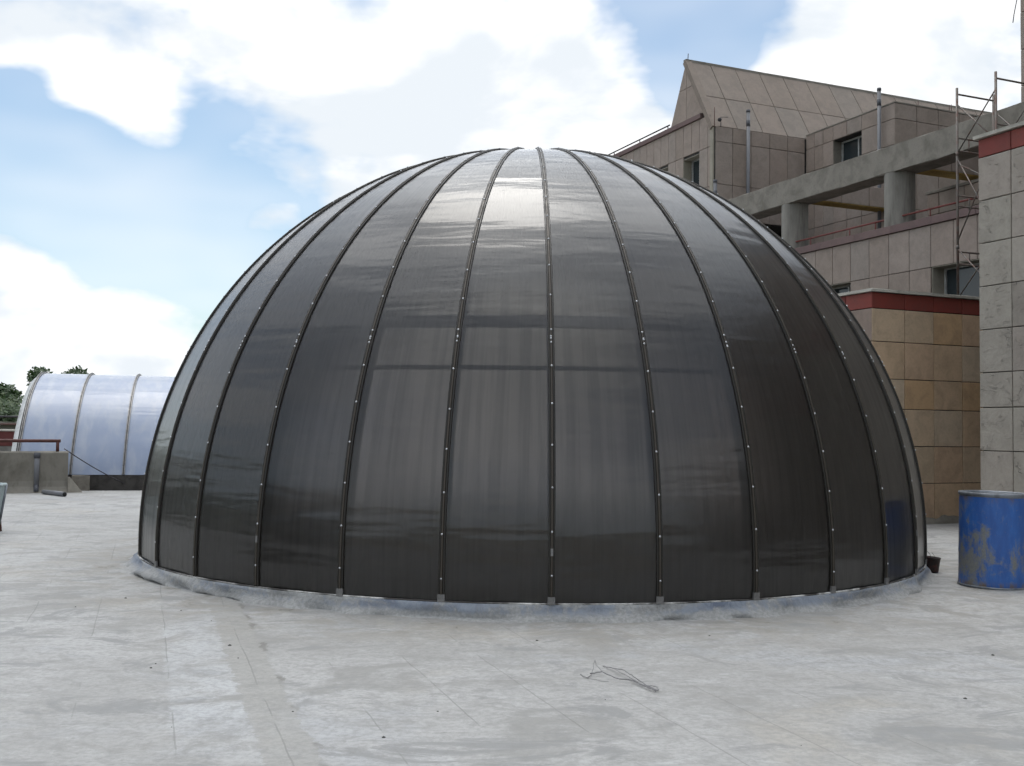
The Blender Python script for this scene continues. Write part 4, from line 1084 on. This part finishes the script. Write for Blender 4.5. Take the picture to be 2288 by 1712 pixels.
# ================================================================== TREES
def tree_meshes(seed, H, rad):
    rr = random.Random(seed)
    # trunk and limbs
    V, Fs = [], []
    def add(path, radii, seg=7):
        v, f = tube_geo(path, radii, seg); o = len(V); V.extend(v); Fs.extend([tuple(i + o for i in q) for q in f])
    tips = []
    top = H * .45
    trunk = [(rr.uniform(-.1, .1) * k, rr.uniform(-.1, .1) * k, top * k / 5) for k in range(6)]
    add(trunk, [.30 - .03 * k for k in range(6)])
    for i in range(11):
        a = i * 2.4 + rr.uniform(-.3, .3); zs = top * rr.uniform(.55, 1.); r1 = rad * rr.uniform(.5, .95); zt = H * rr.uniform(.45, .97)
        p0 = Vector((0, 0, zs)); p2 = Vector((math.cos(a) * r1, math.sin(a) * r1, zt)); p1 = p0.lerp(p2, .5) + Vector((0, 0, .3 * rr.random()))
        add([p0, p1, p2], [.13, .08, .03], 5); tips += [p2, p1]
        for j in range(3):
            q = p1.lerp(p2, rr.random()) ; t = q + Vector((rr.uniform(-1, 1), rr.uniform(-1, 1), rr.uniform(.1, 1))) * rad * .35; add([q, t], [.05, .015], 4); tips.append(t)
    tips.append(Vector((0, 0, H * .97)))
    tk = mesh('trunk', V, Fs, True); tk.materials.append(MT['bark'])
    V, Fs = [], []
    for t in tips:
        cr_ = rad * rr.uniform(.26, .42)
        for j in range(330):
            d = Vector((rr.gauss(0, 1), rr.gauss(0, 1), rr.gauss(0, .8))); d = d.normalized() * cr_ * (rr.random() ** .45)
            c = t + d; s = rr.uniform(.09, .19) * (1 + rad * .06)
            ax = Vector((rr.gauss(0, 1), rr.gauss(0, 1), rr.gauss(0, 1))).normalized(); bx = ax.orthogonal().normalized() * s * .6; ax = ax * s
            o = len(V); V += [c - ax, c + bx, c + ax, c - bx]; Fs.append((o, o + 1, o + 2, o + 3))
    cw = mesh('crown', V, Fs); cw.materials.append(MT['leaf'])
    return tk, cw
TV = [tree_meshes(1, 10.6, 3.4), tree_meshes(2, 9.6, 3.0), tree_meshes(3, 11.2, 2.6)]
def tree(x, y, k, s, rz, label, group=None):
    e = empty('broadleaf_tree', (x, y, -6.2), rz, label, 'tree', group); e.scale = (s, s, s)
    link('trunk', TV[k][0], None, e); link('crown', TV[k][1], None, e)
tree(-34.8, 68, 0, .96, 1, 'large leafy green tree at the left picture edge beyond the far building')
tree(-37.6, 75, 1, 1.08, 2, 'leafy green tree half hidden behind the large one at the left picture edge')
tree(-33.2, 79, 2, .985, .5, 'tree whose top just shows above the barrel vault')
tree(-41.0, 74, 1, 1.15, 3, 'leafy tree beyond the left picture edge, next to the large one')
GL = 'dense leafy tree off to the left of the terrace, outside the picture'
for (x, y, k, s) in ((-44, 58, 0, 1.1), (-41, 46, 1, 1.15), (-40, 35, 2, 1.1), (-38, 25, 0, 1.15), (-40, 14, 1, 1.2), (-37, 4, 0, 1.1), (-39, -8, 2, 1.2), (-33, -18, 1, 1.15), (-22, -24, 0, 1.0)):
    tree(x, y, k, s, x * 1.7, GL, 'trees left of the terrace')

# ================================================================== small grit on the floor
def grit():
    rr = random.Random(5); V, Fs = [], []
    spots = [(-2.95, 5.02, .013), (-5.5, 8.0, .016), (-4.8, 7.4, .014), (-2.2, 6.6, .009), (1.75, 8.2, .016), (-1.9, 7.3, .012), (2.6, 6.1, .011), (-.6, 5.2, .01), (3.3, 7.3, .012), (-3.9, 6.4, .01), (-3.3, 9.2, .011), (.2, 7.6, .009)]
    spots += [(rr.uniform(-6, 6), rr.uniform(4.6, 9), rr.uniform(.003, .008)) for _ in range(40)]
    for (x, y, s) in spots:
        if (x - DC[0]) ** 2 + (y - DC[1]) ** 2 < 25: continue
        o = len(V)
        for (a, b, c) in ((1, 0, .4), (.3, .9, .4), (-.8, .5, .35), (-.7, -.6, .4), (.4, -.9, .35), (0, 0, 1.0)):
            V.append((x + a * s * rr.uniform(.8, 1.3), y + b * s * rr.uniform(.8, 1.3), max(.0, c * s * .8)))
        for j in range(5): Fs.append((o + j, o + (j + 1) % 5, o + 5))
        o2 = len(V)
        for j in range(5): V.append((V[o + j][0], V[o + j][1], -.002))
        for j in range(5): Fs.append((o2 + j, o2 + (j + 1) % 5, o + (j + 1) % 5, o + j))
    o = link('grit', mesh('grit', V, Fs), MT['pebble']); o['kind'] = 'stuff'; o['label'] = 'scattered dark pebbles and grit on the cement floor'; o['category'] = 'grit'
grit()
